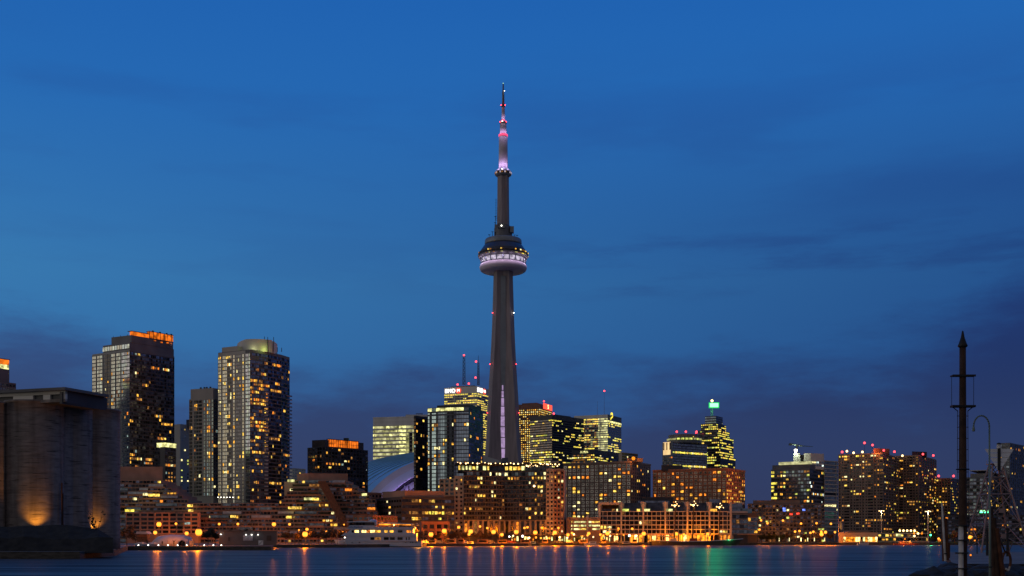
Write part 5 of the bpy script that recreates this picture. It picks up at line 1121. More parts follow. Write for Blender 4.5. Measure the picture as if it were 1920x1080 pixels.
for x, y, s_, d in LAMPS:
    if 795 < x < 1572: d = shore_d(x) + (2.2 if y > 994 and s_ > 0 else 7 if y > 994 else 0) if y > 994 else (886 if x < 1060 else 903 if x < 1410 else d)
    elif x < 660 and y < 988 and s_ < 2: d = 826
    if 370 < x < 375: d = 513
    if 571 < x < 573: d = 653
    base = LAND; hz = PZ(y, d); nm = lamp_label(x, y, d); k = cnt.get(nm, 0); cnt[nm] = k + 1
    t = thing('street_lamp', '%s orange street lamp from the left before %s' % (ORD[k], nm), 'street lamp', (PX(x, d), d, base), 'orange street lamps along the quay')
    b = MB(); b.tube((0, .3, 0), (0, .3, hz - base + .7), .13, .08, 'black_iron', 6); b.tube((0, .3, 0), (0, .3, .8), .24, .2, 'black_iron', 6); b.build('pole', t, local=True)
    r = (.65, 1.05, 1.4, 1.8)[s_]
    b = MB(); b.lathe([(r * .5, hz - base + r * .85), (r * .9, hz - base + r * .8), (.12, hz - base + r * 1.25)], 'black_iron', (0, 0), 10); b.build('cap', t, local=True)
    b = MB(); zc = hz - base; rr_ = r * .85
    b.ball((0, 0, zc), rr_, 'l_core', 10); b.lathe([(rr_ * .3, zc - rr_ * 1.05), (rr_ * .78, zc - rr_ * .78), (rr_ * .8, zc - rr_ * .7)], 'l_globe', (0, 0), 10); b.lathe([(rr_ * .8, zc + rr_ * .7), (rr_ * .78, zc + rr_ * .78), (rr_ * .3, zc + rr_ * 1.05)], 'l_globe', (0, 0), 10)
    b.build('globe', t, local=True)
    point('lamp_light', (PX(x, d), d - r * 1.15, hz - .15), (1, .22, .0006), (4000, 14000, 22000, 30000)[s_] * (.6 if x < 660 else .5 if x > 1420 else .45 if y < 994 else 1), .5, t)
# second globe of the big twin lamp by the tent
b = MB(); b.ball((PX(372.5, 536), 535.6, PZ(1002.3, 536)), .75, 'l_globe', 8); bb = b.build('globe', [o_ for o_ in C.objects if o_.name.startswith('street_lamp')][4])

for i in range(20):
    x = 952 + i * 12.6 + R.uniform(-3.5, 3.5); d = shore_d(x) + R.uniform(9, 16)
    t = thing('quay_lantern', '%s small yellow white lantern from the left among the restaurant terraces' % ORD[i], 'lantern', (PX(x, d), d, LAND), 'lanterns among the restaurant terraces')
    h = R.uniform(3.0, 6.0); b = MB(); b.tube((0, 0, 0), (0, 0, h), .07, .06, 'black_iron', 5); b.build('post', t, local=True); b = MB(); b.ball((0, 0, h + .5), R.uniform(.5, .8), R.choice(('l_core', 'l_fairy', 'l_bulb')), 8); b.build('globe', t, local=True)
    if i % 2: point('lantern_light', (PX(x, d), d - .9, LAND + h + .2), (1, .4, .05), 2200, .3, t)
# small white mooring lights along the near quay edge
for i, x in enumerate((259.5, 278, 297, 315, 333, 350, 383, 400, 415)):
    t = thing('quay_light', '%s small white light from the left along the near quay edge' % ORD[i], 'lamp', (PX(x, 501.2), 501.2, LAND), 'small white lights on the near quay edge')
    b = MB(); b.tube((0, 0, 0), (0, 0, .25), .1, .08, 'dark_metal', 6); b.build('post', t, local=True); b = MB(); b.ball((0, 0, .42), .3, 'l_bulb', 6, .7); b.build('bulb', t, local=True)
# tall white twin-headed lamp masts on the east quay
for x, yt, d, s_ in ((1652.5, 957.5, 985, 'shorter of two pale T shaped floodlight masts, before the twin brown towers'), (1740, 958.5, 955, 'taller pale T shaped floodlight mast beside the green harbour light')):
    t = thing('floodlight_mast', s_, 'lamp mast', (PX(x, d), d, LAND)); h = PZ(yt, d) - LAND
    b = MB(); b.tube((0, 0, 0), (0, 0, h), .42, .3, 'l_cream' if False else 'worn_white', 8); b.build('pole', t, local=True)
    b = MB(); b.box((0, 0, h + .1), (4.2, .4, .3), 'worn_white'); b.build('crossarm', t, local=True)
    for k in (-1.8, 1.8): b = MB(); b.box((k, -.2, h - .25), (1.0, .7, .4), 'l_fairy'); b.build('floodlight', t, local=True)
    point('mast_light', (PX(x, d), d - 1.2, PZ(yt, d) - 1.5), (1, .85, .45), 2200, .3, t)
# plain pale masts and flagpoles
POLES = [(485, 965, 1012, 560, 'thin pale flagpole above the dark shed'), (520, 985, 1016, 680, 'left thin pole of the close pair right of the dark shed'), (525, 982, 1016, 682, 'right thin pole of the close pair right of the dark shed'), (551, 974, 1015, 680, 'pale pole left of the big orange lamp by the trees'),
    (632.5, 970, 1015, 690, 'pale pole in front of the yacht bow'), (652.5, 960, 1010, 715, 'thin pole behind the yacht bridge'), (728, 948, 1000, 740, 'pale mast behind the yacht, left one'), (741, 955, 1000, 745, 'pale mast behind the yacht, right one'), (839.5, 953, 1014, 790, 'tall thin lamp pole in front of the dark office corner'), (936, 958, 1014, 815, 'tall pale pole before the middle of the curved block'),
    (793.5, 965, 1012, 760, 'pale pole right behind the yacht stern'), (1236.5, 984, 1018, 866, 'dark thin sailboat mast left of the tall ship'), (1252, 964, 1018, 868, 'pale sailboat mast close left of the tall ship'), (1159, 980, 1016, 868, 'thin pole in front of the terminal left part'), (1572, 970, 1018, 928, 'flagpole with a blue flag beside the pavilion'), (1824, 965, 1015, 960, 'pale pole right of the dark mast')]
for x, yt, yb, d, s_ in POLES:
    t = thing('flagpole' if 'flag' in s_ else 'pole', s_, 'pole', (PX(x, d), d, LAND)); h = PZ(yt, d) - LAND
    b = MB(); b.tube((0, 0, 0), (0, 0, h), .17, .09, 'pole_grey', 6); b.build('shaft', t, local=True); b = MB(); b.tube((0, 0, 0), (0, 0, .5), .32, .3, 'mid_metal', 8); b.build('base', t, local=True); b = MB(); b.ball((0, 0, h), .16, 'pole_grey', 6); b.build('finial', t, local=True)
    if 'blue flag' in s_:
        b = MB(); vs = []
        for i in range(7):
            for zz in (h - 2.5, h - 8.5): vs += [(.15 + i * .62, math.sin(i * 1.1) * .25, zz - i * .35), (.15 + i * .62, math.sin(i * 1.1) * .25 + .05, zz - i * .35)]
        fs = []
        for i in range(6):
            a = i * 4; fs += [(a, a + 4, a + 6, a + 2), (a + 1, a + 3, a + 7, a + 5), (a, a + 1, a + 5, a + 4), (a + 2, a + 6, a + 7, a + 3)]
        b.add(vs, fs, 'flag_blue'); b.build('flag', t, local=True)

# ------------------------------------------------------------------ trees
def make_tree(name, label, leaf, h, wd, n, seed, loc):
    rr = random.Random(seed); t = thing(name, label, 'tree', loc)
    b = MB(); b.tube((0, 0, -.2), (.1, 0, h * .42), .2 * h / 8, .12 * h / 8, 'bark', 6); tips = []
    for i in range(9):
        a = rr.uniform(0, 6.28); z0 = h * rr.uniform(.28, .45); l_ = wd * rr.uniform(.55, .95); tp = (math.cos(a) * l_, math.sin(a) * l_, h * rr.uniform(.55, .98))
        b.tube((0, 0, z0), tp, .07 * h / 8, .025, 'bark', 5); tips.append(tp)
        for j in range(3): b.tube(tuple(v * .6 + w_ * .4 for v, w_ in zip(tp, (0, 0, z0))), (tp[0] + rr.uniform(-1, 1) * wd * .4, tp[1] + rr.uniform(-1, 1) * wd * .4, tp[2] + rr.uniform(-.5, .8) * wd * .4), .03, .012, 'bark', 4)
    b.build('trunk', t, local=True); b = MB()
    for i in range(n):
        c = rr.choice(tips); k = rr.uniform(.45, 1.12); s_ = rr.uniform(.22, .5)
        p_ = Vector((c[0] * k + rr.gauss(0, .4) * wd * .4, c[1] * k + rr.gauss(0, .4) * wd * .4, h * .35 + (c[2] - h * .35) * k + rr.gauss(0, .35) * wd * .35))
        u_ = Vector((rr.uniform(-1, 1), rr.uniform(-1, 1), rr.uniform(-1, 1))).normalized(); v_ = u_.orthogonal().normalized()
        b.add([p_ + u_ * s_, p_ + v_ * s_ * .7, p_ - u_ * s_, p_ - v_ * s_ * .7], [(0, 1, 2, 3)], leaf)
    b.build('crown', t, local=True); return t
TREES = [make_tree('quay_tree', 'x', 'leaf_brown', 8, 3.0, 1000, 1, (0, 0, 0)), make_tree('quay_tree', 'x', 'leaf_brown', 7, 2.6, 300, 2, (0, 0, 0)), make_tree('quay_tree', 'x', 'leaf_green', 6.5, 2.6, 900, 3, (0, 0, 0)), make_tree('quay_tree', 'x', 'leaf_dark', 8.5, 3.2, 1200, 4, (0, 0, 0))]
used = [False] * 4
KIND = ['brown leaved', 'thin nearly bare', 'green leaved', 'dense dark']
SPOTS = [(390, 620, 3, 1.1), (404, 610, 3, .95), (432, 625, 0, 1.0), (452, 630, 3, 1.0), (467, 632, 0, .8), (238, 520, 1, 1.3), (254, 530, 1, .9), (536, 715, 0, 1.0), (553, 705, 0, .9), (566, 712, 1, 1.2), (583, 705, 0, 1.1), (597, 715, 0, 1.2), (611, 705, 3, 1.0), (622, 728, 0, 1.25), (638, 735, 0, 1.1), (650, 740, 1, 1.2),
         (792, 785, 1, 1.1), (818, 790, 0, .95), (846, 800, 0, 1.1), (858, 806, 1, 1.2), (870, 800, 0, 1.0), (893, 810, 0, 1.2), (905, 818, 0, 1.0), (917, 825, 1, 1.2), (934, 826, 0, 1.15), (951, 830, 0, 1.0), (961, 838, 1, 1.1), (977, 842, 1, 1.0), (996, 866, 0, .9), (1029, 876, 1, 1.0), (1052, 878, 0, .9), (1085, 878, 2, .8),
         (1428, 952, 2, 1.0), (1437, 958, 2, .9), (1447, 955, 2, 1.15), (1457, 962, 2, .9), (1468, 958, 2, 1.0), (1480, 962, 0, 1.0), (1509, 962, 0, .9), (1534, 965, 1, 1.1), (1556, 962, 0, 1.0), (1752, 944, 2, 1.1), (1775, 948, 2, 1.0), (1790, 950, 0, 1.2), (1835, 955, 3, 1.0)]
tc_ = {}
def where(x):
    for a, s_ in ((300, 'near the left end of the terraces'), (480, 'behind the white tent and dark shed'), (660, 'along the quay left of the yacht'), (1000, 'before the curved apartment block'), (1100, 'before the hotel and garage'), (1600, 'on the lawn by the low coloured block'), (1800, 'beside the green harbour light'), (3000, 'behind the near pier')):
        if x < a: return s_
for x, d, k, s_ in SPOTS:
    d = max(d, shore_d(x) + 15) if 795 < x < 1420 else d; key = (k, where(x)); tc_[key] = tc_.get(key, 0) + 1; lb = '%s %s tree from the left %s' % (ORD[tc_[key] - 1], KIND[k], where(x)); loc = (PX(x, d), d, LAND)
    if not used[k]: o_ = TREES[k]; used[k] = True; o_.location = loc; o_.scale = (s_,) * 3; o_['label'] = lb; o_.rotation_euler[2] = R.uniform(0, 6)
    else: o_ = dup(TREES[k], loc, R.uniform(0, 6), s_, lb)
    o_['group'] = 'trees along the waterfront'
t = make_tree('bare_tree', 'bare tree silhouetted against the lit foot of the right silo', 'leaf_dark', 9, 2.6, 25, 9, (PX(181, 322), 322, 4.0))
# ------------------------------------------------------------------ white yacht
d = 694.0; k = d / F
def sx_(x): return PX(x, d)
def zz_(y): return PZ(y, d)
ya = thing('yacht', 'large white three deck yacht with lit windows moored at the left quay', 'yacht', (sx_(710), d, 0))
def yq(part, poly, hb, mat, dy=0): b = MB(); b.slabxz([(sx_(x), zz_(y)) for x, y in poly], d - hb + dy, d + hb + dy, mat); return b.build(part, ya)
secs = []
for x, hb_top, hb_wl, yt in ((626.5, .15, .05, 1011.6), (636, 2.2, .6, 1012.2), (650, 3.7, 2.3, 1013), (672, 4.5, 3.9, 1013.8), (710, 4.7, 4.4, 1014.4), (760, 4.6, 4.4, 1015), (791, 4.2, 4.0, 1015.2)):
    xw = x + max(0, (650 - x) * .30); s = []
    for hb, z, xx in ((hb_top, zz_(yt), x), (hb_top * .93, zz_(1018), x + (xw - x) * .4), (hb_wl, .05, xw), (hb_wl * .7, -1.2, xw)): s.append((sx_(xx), d - hb, z))
    s += [(p_[0], 2 * d - p_[1], p_[2]) for p_ in reversed(s)]; secs.append(s)
b = MB(); b.loft(secs, 'hull_white_skytint'); b.build('hull', ya)
b = MB(); b.slabxz([(sx_(640), .55), (sx_(791.3), .55), (sx_(791.3), .1), (sx_(641), .1)], d - 4.45, d + 4.45, 'hull_dark'); b.build('boot_stripe', ya)
yq('main_deckhouse', [(648, 1013.6), (782, 1014.6), (782, 1004.4), (652, 1004.4)], 3.9, 'hull_white_skytint')
yq('deck_bulwark', [(641.5, 1004.4), (782, 1005), (782, 1000), (700, 999.2), (650, 998.6)], 4.4, 'hull_white_skytint')
yq('upper_deckhouse', [(653, 999.2), (776, 1000), (776, 991.8), (659, 991.6)], 3.7, 'hull_white_skytint')
yq('bridge_bulwark', [(652, 991.5), (703, 991.8), (779, 992), (779, 988.6), (706, 988), (702, 985.2), (657, 985.2)], 4.2, 'hull_white_skytint')
yq('wheelhouse', [(656, 985.3), (704, 985.3), (702, 979.2), (658, 979.2)], 3.0, 'dark_wall')
yq('wheelhouse_roof', [(651.5, 979.3), (704, 979.4), (700, 977.6), (680, 976.6), (653, 978)], 3.8, 'hull_white_skytint')
yq('funnel_housing', [(695, 985.3), (707, 985.3), (706, 979), (697, 979)], 2.0, 'hull_white_skytint', -.6)
b = MB(); b.lathe([(.3, zz_(973.6)), (1.6, zz_(974.3)), (2.3, zz_(976.4)), (2.5, zz_(979)), (1.5, zz_(979.6))], 'hull_white_skytint', (sx_(699.5), d), 16); b.build('radar_dome', ya, True)
b = MB(); b.tube((sx_(691), d, zz_(979)), (sx_(691.5), d, zz_(968)), .18, .08, 'hull_white_skytint', 6); b.box((sx_(691), d, zz_(971)), (2.4, .25, .25), 'hull_white_skytint'); b.build('mast', ya)
yq('aft_awning', [(708, 981.6), (776, 983.4), (772, 981.8), (740, 980), (712, 980.2)], 3.9, 'hull_white_skytint')
for x in (714, 730, 746, 762, 772): b = MB(); [b.tube((sx_(x), d + s_ * 3.6, zz_(988.5)), (sx_(x), d + s_ * 3.6, zz_(982)), .09, .09, 'hull_white_skytint', 5) for s_ in (-1, 1)]; b.build('awning_post', ya)
def yw(x0, x1, y0, y1, mat, hb): b = MB(); b.box(((sx_(x0) + sx_(x1)) / 2, d - hb - .03, (zz_(y0) + zz_(y1)) / 2), (sx_(x1) - sx_(x0), .12, zz_(y0) - zz_(y1)), mat); b.build('window', ya)
for a, c, mt in ((661, 665.5, 'g_dark'), (666.5, 674, 'l_shop'), (680, 688, 'l_shop'), (690, 695, 'l_orange'), (696, 704, 'l_shop'), (705, 715, 'l_amber'), (722, 728, 'l_amber'), (732, 739, 'l_amber'), (747, 755.5, 'g_brown'), (763, 771.5, 'l_orange')): yw(a, c, 998.6, 994.2, mt, 3.7)
for a, c, mt in ((696, 703, 'g_black'), (704, 715.5, 'l_dim'), (721, 730, 'g_black'), (732.5, 741.5, 'g_brown'), (746.5, 756, 'g_brown'), (762, 764, 'g_black'), (767, 769, 'g_black')): yw(a, c, 1012.3, 1007.2, mt, 3.9)
for a in (658, 663.5, 669.2, 675, 681): yw(a, a + 4.4, 985, 980, 'g_black' if a != 663.5 else 'g_brown', 3.0)
for x in (647, 662, 676, 762, 770.5, 775, 781): b = MB(); b.tube((sx_(x), d - 4.62 + (0.55 if x < 650 else 0), zz_(1017)), (sx_(x), d - 4.2, zz_(1017)), .28, .28, 'g_black', 8); b.build('porthole', ya)
b = MB(); b.box((sx_(742), d - 2.6, zz_(983.4)), (sx_(772) - sx_(712), .2, .9), 'l_fire'); b.build('awning_light', ya); b = MB(); b.ball((sx_(739.6), d - 2.9, zz_(984.6)), .4, 'l_fairy', 6); b.build('deck_lamp', ya)
b = MB(); b.ball((sx_(647.8), d - 3, zz_(1007.8)), .38, 'l_bulb', 6); b.build('deck_lamp', ya)
for i, (a, wd) in enumerate(((655.4, 3), (659.2, 3), (663, 1.2), (665.4, 3), (669.2, 3), (673, 3), (676.8, 1.4), (679, 2.8))):   # illegible dark lettering along the bridge
    b = MB(); x0 = sx_(a)
    b.box((x0 + .1, d - 4.24, zz_(988.6)), (.26, .1, 1.15), 'flag_blue')
    if wd > 2: b.box((x0 + wd * k * .45, d - 4.235, zz_(988.6) + (.5 if i % 2 else -.45)), (wd * k * .7, .1, .24), 'flag_blue'); b.box((x0 + wd * k * .75, d - 4.23, zz_(988.6)), (.25, .1, .95), 'flag_blue')
    b.build('lettering', ya)
b = MB()
for i in range(19):
    x = 634 + i * 3.3; b.tube((sx_(x), d - min(3.9, .6 + i * .4), zz_(1013)), (sx_(x), d - min(3.9, .6 + i * .4), zz_(1009.6)), .05, .05, 'hull_white_skytint', 4)
    if i: b.tube((sx_(x - 3.3), d - min(3.9, .2 + i * .4), zz_(1009.6)), (sx_(x), d - min(3.9, .6 + i * .4), zz_(1009.6)), .05, .05, 'hull_white_skytint', 4)
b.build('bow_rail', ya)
point('deck_light', (sx_(785), d - 2, zz_(993.8)), (1, .4, .04), 5200, .3, ya)
# ------------------------------------------------------------------ tall ship
d = 872.0; k = d / F
ts = thing('sailing_ship', 'three masted sailing ship with lit crosstrees moored before the white framed terminal', 'ship', (sx_(1310), d, 0))
secs = []
for x, hb, hw, yt in ((1222, 1.0, .4, 1012.5), (1240, 2.6, 1.8, 1013.2), (1280, 3.4, 3.0, 1014.6), (1320, 3.4, 3.0, 1014), (1355, 2.9, 2.3, 1012.2), (1378, 1.6, .9, 1010.8), (1393, .15, .08, 1009.6)):
    xw = x - max(0, (x - 1345) * .32); s = [(sx_(x), d - hb, zz_(yt)), (sx_(x), d - hb * .97, zz_(yt) - .9), (sx_(xw), d - hw, .1), (sx_(xw), d - hw * .6, -1)]
    s += [(p_[0], 2 * d - p_[1], p_[2]) for p_ in reversed(s)]; secs.append(s)
b = MB(); b.loft(secs, 'hull_dark'); b.build('hull', ts)
b = MB()
for i in range(len(secs) - 1):
    p0, p1 = secs[i][0], secs[i + 1][0]; b.tube((p0[0], p0[1] - .05, p0[2] - .3), (p1[0], p1[1] - .05, p1[2] - .3), .3, .3, 'hull_white_skytint', 6)
b.build('rail', ts)
b = MB(); b.box((sx_(1300), d, zz_(1012.2)), (sx_(1308) - sx_(1294), 3.4, 2.4), 'hull_red'); b.box((sx_(1262), d, zz_(1012)), (5, 3.2, 2.0), 'worn_white'); b.build('deckhouse', ts)
b = MB(); b.tube((sx_(1388), d, zz_(1010.5)), (sx_(1402), d, zz_(1007.5)), .22, .1, 'timber', 6); b.build('bowsprit', ts)
b = MB(); b.tube((sx_(1262), d, zz_(1008)), (sx_(1216), d, zz_(1004)), .22, .16, 'timber', 6); b.tube((sx_(1262), d, zz_(1006.6)), (sx_(1220), d, zz_(1003.3)), .35, .25, 'tarp_blue', 6); b.build('boom', ts)
for xb, xm, xt, yt, ym in ((1264.5, 1266.5, 1268.5, 898, 947), (1298.5, 1301.5, 1304, 908, 946), (1348, 1350, 1352.5, 902, 950)):
    b = MB(); b.tube((sx_(xb), d, zz_(1014)), (sx_(xm), d, zz_(ym - 4)), .5, .34, 'rust_dark', 8); b.tube((sx_(xm), d, zz_(ym - 4)), (sx_(xt), d, zz_(yt)), .24, .08, 'rust_dark', 6); mobj = b.build('mast', ts)
    b = MB(); b.tube((sx_(xm - 11), d - .6, zz_(ym + 2)), (sx_(xm + 10), d - .6, zz_(ym + 1)), .2, .2, 'timber', 6); b.tube((sx_(xm - 5), d - .5, zz_(ym - 5)), (sx_(xm + 6), d - .5, zz_(ym - 5)), .12, .12, 'timber', 5); b.tube((sx_(xm - 8), d - .8, zz_(ym + 1)), (sx_(xm + 1), d - .8, zz_(ym + 1)), .5, .5, 'tent_cloth', 6); b.build('yard', mobj)
    b = MB()
    for s_, x2 in ((-1, -13), (-1, -6), (1, 7), (1, 15)):
        b.tube((sx_(xm), d - .2, zz_(ym - 3)), (sx_(xb + x2), d - 2.6, zz_(1012)), .045, .045, 'black_iron', 4)
    b.tube((sx_(xt), d, zz_(yt)), (sx_(xb + 30), d, zz_(1000)), .04, .04, 'black_iron', 4); b.tube((sx_(xt), d, zz_(yt)), (sx_(xb - 26), d, zz_(1002)), .04, .04, 'black_iron', 4); b.build('rigging', ts)
    for dx, dy in ((-7, 0), (-2, 3), (2.5, -2), (6, 2), (0, -6)):
        b = MB(); b.ball((sx_(xm + dx), d - 1, zz_(ym + dy)), .34, 'l_fairy', 6); b.build('mast_lamp', ts)
    point('mast_light', (sx_(xm - 1), d - 2.2, zz_(ym + 1)), (1, .55, .1), 1300, .25, ts)
b = MB(); b.ball((sx_(1367), d - 3, zz_(1012.4)), .42, 'l_greensoft', 6); b.build('deck_lamp', ts)
point('added_green_light', (sx_(1367), d - 3.9, zz_(1012.4)), (.01, 1, .2), 350, .3, ts)  # green light added by the bulb to colour the water
# ------------------------------------------------------------------ near quay: tent, shed, boards, bronze figures
d = 524.0; k = d / F
t = thing('marquee_tent', 'large pale arched marquee tent with an open end on the near quay', 'tent', (PX(316, d), d, LAND))
b = MB(); n = 14; secs = []
for x, hh, yy in ((282, .55, 3), (292, .86, 0), (316, 1.0, -.6), (338, .97, -.3), (351, .80, .8)):
    secs.append([(PX(x, d) - (1 - math.sin(math.pi * i / n)) * .4, d + 4.5 - 5.2 * math.cos(math.pi * i / n) + yy, LAND + math.sin(math.pi * i / n) ** .8 * 5.0 * hh) for i in range(n + 1)])
b.loft(secs, 'tent_cloth'); b.build('canopy', t, True)
b = MB(); b.slabxz([(PX(337, d), LAND), (PX(349.5, d), LAND), (PX(348, d), LAND + 1.9), (PX(343.5, d), LAND + 2.6), (PX(339, d), LAND + 1.9)], d - 2.2, d - .4, 'g_black'); b.build('entrance', t)
b = MB()
for x in (292, 304, 316, 328, 338): b.tube((PX(x, d), d - 2.6, LAND), (PX(x, d), d - 1.2, LAND + 2.6), .06, .06, 'pole_grey', 5)
b.build('frame', t)
t = thing('awning_shelter', 'low shelter with a pale blue tarpaulin roof left of the marquee', 'shelter', (PX(268, 530), 530, LAND))
b = MB(); b.slabxz([(PX(259, 530), PZ(1001.2, 530)), (PX(281, 530), PZ(1001.2, 530)), (PX(278, 530), PZ(996.5, 530)), (PX(260, 530), PZ(996.5, 530))], 527, 533, 'tarp_blue'); b.build('roof', t)
b = MB(); b.box((PX(269, 530), 530, PZ(1009, 530)), (4.6, 4, 3.4), 'timber'); b.box((PX(269, 530), 527.6, PZ(1005, 530)), (4.8, .2, .3), 'brick_red'); b.build('wall', t)
def boat_covered(x, d, L_, label, cover, rz=0.0):
    t = thing('covered_boat', label, 'boat', (PX(x, d), d, LAND), None); b = MB(); secs = []
    for u, wd, h in ((-.5, .25, 1.0), (-.3, .9, .9), (.1, 1.1, .85), (.5, .95, .8)):
        secs.append([(u * L_, -wd, h), (u * L_, -wd * .6, .25), (u * L_, 0, .1), (u * L_, wd * .6, .25), (u * L_, wd, h)])
    b.loft(secs, 'hull_white_skytint'); b.build('hull', t, local=True); b = MB(); secs = []
    for u, wd, h in ((-.48, .25, 1.05), (-.25, .9, 1.5), (.15, 1.08, 1.75), (.48, .95, 1.0)):
        secs.append([(u * L_, -wd, .9), (u * L_, -wd * .5, h), (u * L_, wd * .5, h), (u * L_, wd, .9)])
    b.loft(secs, cover); b.build('cover', t, local=True); b = MB()
    for u in (-.25, .3): b.box((u * L_, 0, .1), (.2, 1.6, .5), 'timber')
    b.build('cradle', t, local=True); t.rotation_euler[2] = rz; return t
boat_covered(264, 514, 5.4, 'white boat under a pale cover, leftmost on the near quay', 'worn_white'); boat_covered(286, 512, 5.0, 'white boat under a blue grey tarpaulin beside the marquee', 'tarp_blue', .2)
t = thing('signboard', 'pale stacked signboard right of the marquee opening', 'sign', (PX(359.5, 520), 520, LAND))
for i in range(3): b = MB(); b.box((0, 0, .55 + i * .72), (2.0, .15, .6), 'stone_buff'); b.build('panel', t, local=True)
b = MB(); b.box((-1.05, 0, 1.2), (.1, .1, 2.4), 'timber'); b.box((1.05, 0, 1.2), (.1, .1, 2.4), 'timber'); b.build('post', t, local=True)
d = 545.0
t = thing('storage_shed', 'long low dark shed with pale doors at the end of the near quay', 'shed', (PX(465, d), d, LAND))
b = MB(); b.prism([P(411, d), P(519, d), P(519, d + 9), P(411, d + 9)], LAND, PZ(996.5, d), 'slate_wall', 'roof_grey'); b.build('wall', t)
b = MB(); b.prism([P(410, d - .8), P(520, d - .8), P(520, d + 10), P(410, d + 10)], PZ(996.4, d), PZ(995.2, d), 'roof_grey'); b.build('roof', t)
for a, c, y0, y1, mt in ((456, 464.5, 1003, 1013.5, 'tarp_blue'), (465.5, 474, 1003, 1013.5, 'tarp_blue'), (428, 431, 1007, 1014, 'dark_wall'), (500, 509, 1004, 1014, 'dark_wall')):
    b = MB(); b.box((PX((a + c) / 2, d), d - .1, (PZ(y0, d) + PZ(y1, d)) / 2), ((c - a) * d / F, .2, PZ(y0, d) - PZ(y1, d)), mt); b.build('door', t)
for x in (415, 462, 472.5, 484.5): b = MB(); b.box((PX(x, d), d - .9, PZ(1002.6 if x > 420 else 1001.8, d)), (.5, .3, .3), 'l_bulb'); b.build('wall_lamp', t)
t = thing('signboard', 'square white board with a black diagonal bar at the quay end', 'sign', (PX(489, 506), 506, LAND))
b = MB(); b.box((0, 0, 1.45), (2.0, .1, 2.0), 'white_paint'); b.build('panel', t, local=True); b = MB(); b.tube((-.8, -.08, .7), (.8, -.08, 2.2), .1, .1, 'black_iron', 4); b.build('diagonal_bar', t, local=True); b = MB(); [b.box((x, .08, 1.2), (.1, .1, 2.4), 'dark_metal') for x in (-.8, .8)]; b.build('post', t, local=True)
# bronze figures (skin modifier bodies)
def figure(label, x, d, h, arms, lean):
    k = h / 1.75; pts = {'pelvis': (0, 0, .95), 'waist': (lean * .25, 0, 1.15), 'chest': (lean * .6, 0, 1.35), 'neck': (lean * .85, 0, 1.5), 'head': (lean, -.02, 1.62), 'crown': (lean * 1.05, -.02, 1.74)}
    rd_ = {'pelvis': .13, 'waist': .11, 'chest': .15, 'neck': .05, 'head': .095, 'crown': .06}
    E = [('pelvis', 'waist'), ('waist', 'chest'), ('chest', 'neck'), ('neck', 'head'), ('head', 'crown')]
    for s_, nm in ((-1, 'l'), (1, 'r')):
        pts['hip' + nm] = (s_ * .1, 0, .9); pts['knee' + nm] = (s_ * .13, -.03, .48); pts['ank' + nm] = (s_ * .14, .02, .08); pts['toe' + nm] = (s_ * .16, -.15, .03)
        pts['sh' + nm] = (lean * .7 + s_ * .19, 0, 1.42); a = arms[0 if s_ < 0 else 1]
        pts['el' + nm] = (lean * .7 + s_ * (.19 + a[0]), -.03, 1.42 + a[1]); pts['ha' + nm] = (lean * .7 + s_ * (.19 + a[2]), -.06, 1.42 + a[3])
        rd_.update({'hip' + nm: .09, 'knee' + nm: .06, 'ank' + nm: .04, 'toe' + nm: .035, 'sh' + nm: .06, 'el' + nm: .04, 'ha' + nm: .035})
        E += [('pelvis', 'hip' + nm), ('hip' + nm, 'knee' + nm), ('knee' + nm, 'ank' + nm), ('ank' + nm, 'toe' + nm), ('chest', 'sh' + nm), ('sh' + nm, 'el' + nm), ('el' + nm, 'ha' + nm)]
    ks = list(pts); me = bpy.data.meshes.new('statue'); me.from_pydata([tuple(v * k for v in pts[q_]) for q_ in ks], [(ks.index(a), ks.index(c)) for a, c in E], []); me.materials.append(MATS['bronze'])
    o_ = link(bpy.data.objects.new('statue', me)); o_.location = (PX(x, d), d, LAND); tag(o_, label, 'statue', 'bronze figures on the near quay')
    md = o_.modifiers.new('skin', 'SKIN'); sv = me.skin_vertices[0].data
    for i, q_ in enumerate(ks): sv[i].radius = (rd_[q_] * k, rd_[q_] * k); sv[i].use_root = (q_ == 'pelvis')
    sb = o_.modifiers.new('sub', 'SUBSURF'); sb.levels = 1; sb.render_levels = 1
figure('dark bronze figure with both arms thrown up before the marquee', 326, 508, 2.5, ((.16, .2, .2, .5), (.2, .22, .34, .5)), .03)
figure('dark bronze figure standing with arms down left of the raised arms figure', 304.5, 508, 2.3, ((.06, -.28, .05, -.55), (.06, -.28, .05, -.55)), 0)
figure('dark bronze figure bent forward by the marquee opening', 341, 509, 2.1, ((.1, -.25, .12, -.5), (.05, -.27, -.05, -.5)), .22)
figure('dark bronze figure at the left between the covered boats', 276, 506, 2.1, ((.07, -.28, .02, -.5), (.1, -.24, .0, -.4)), .06)
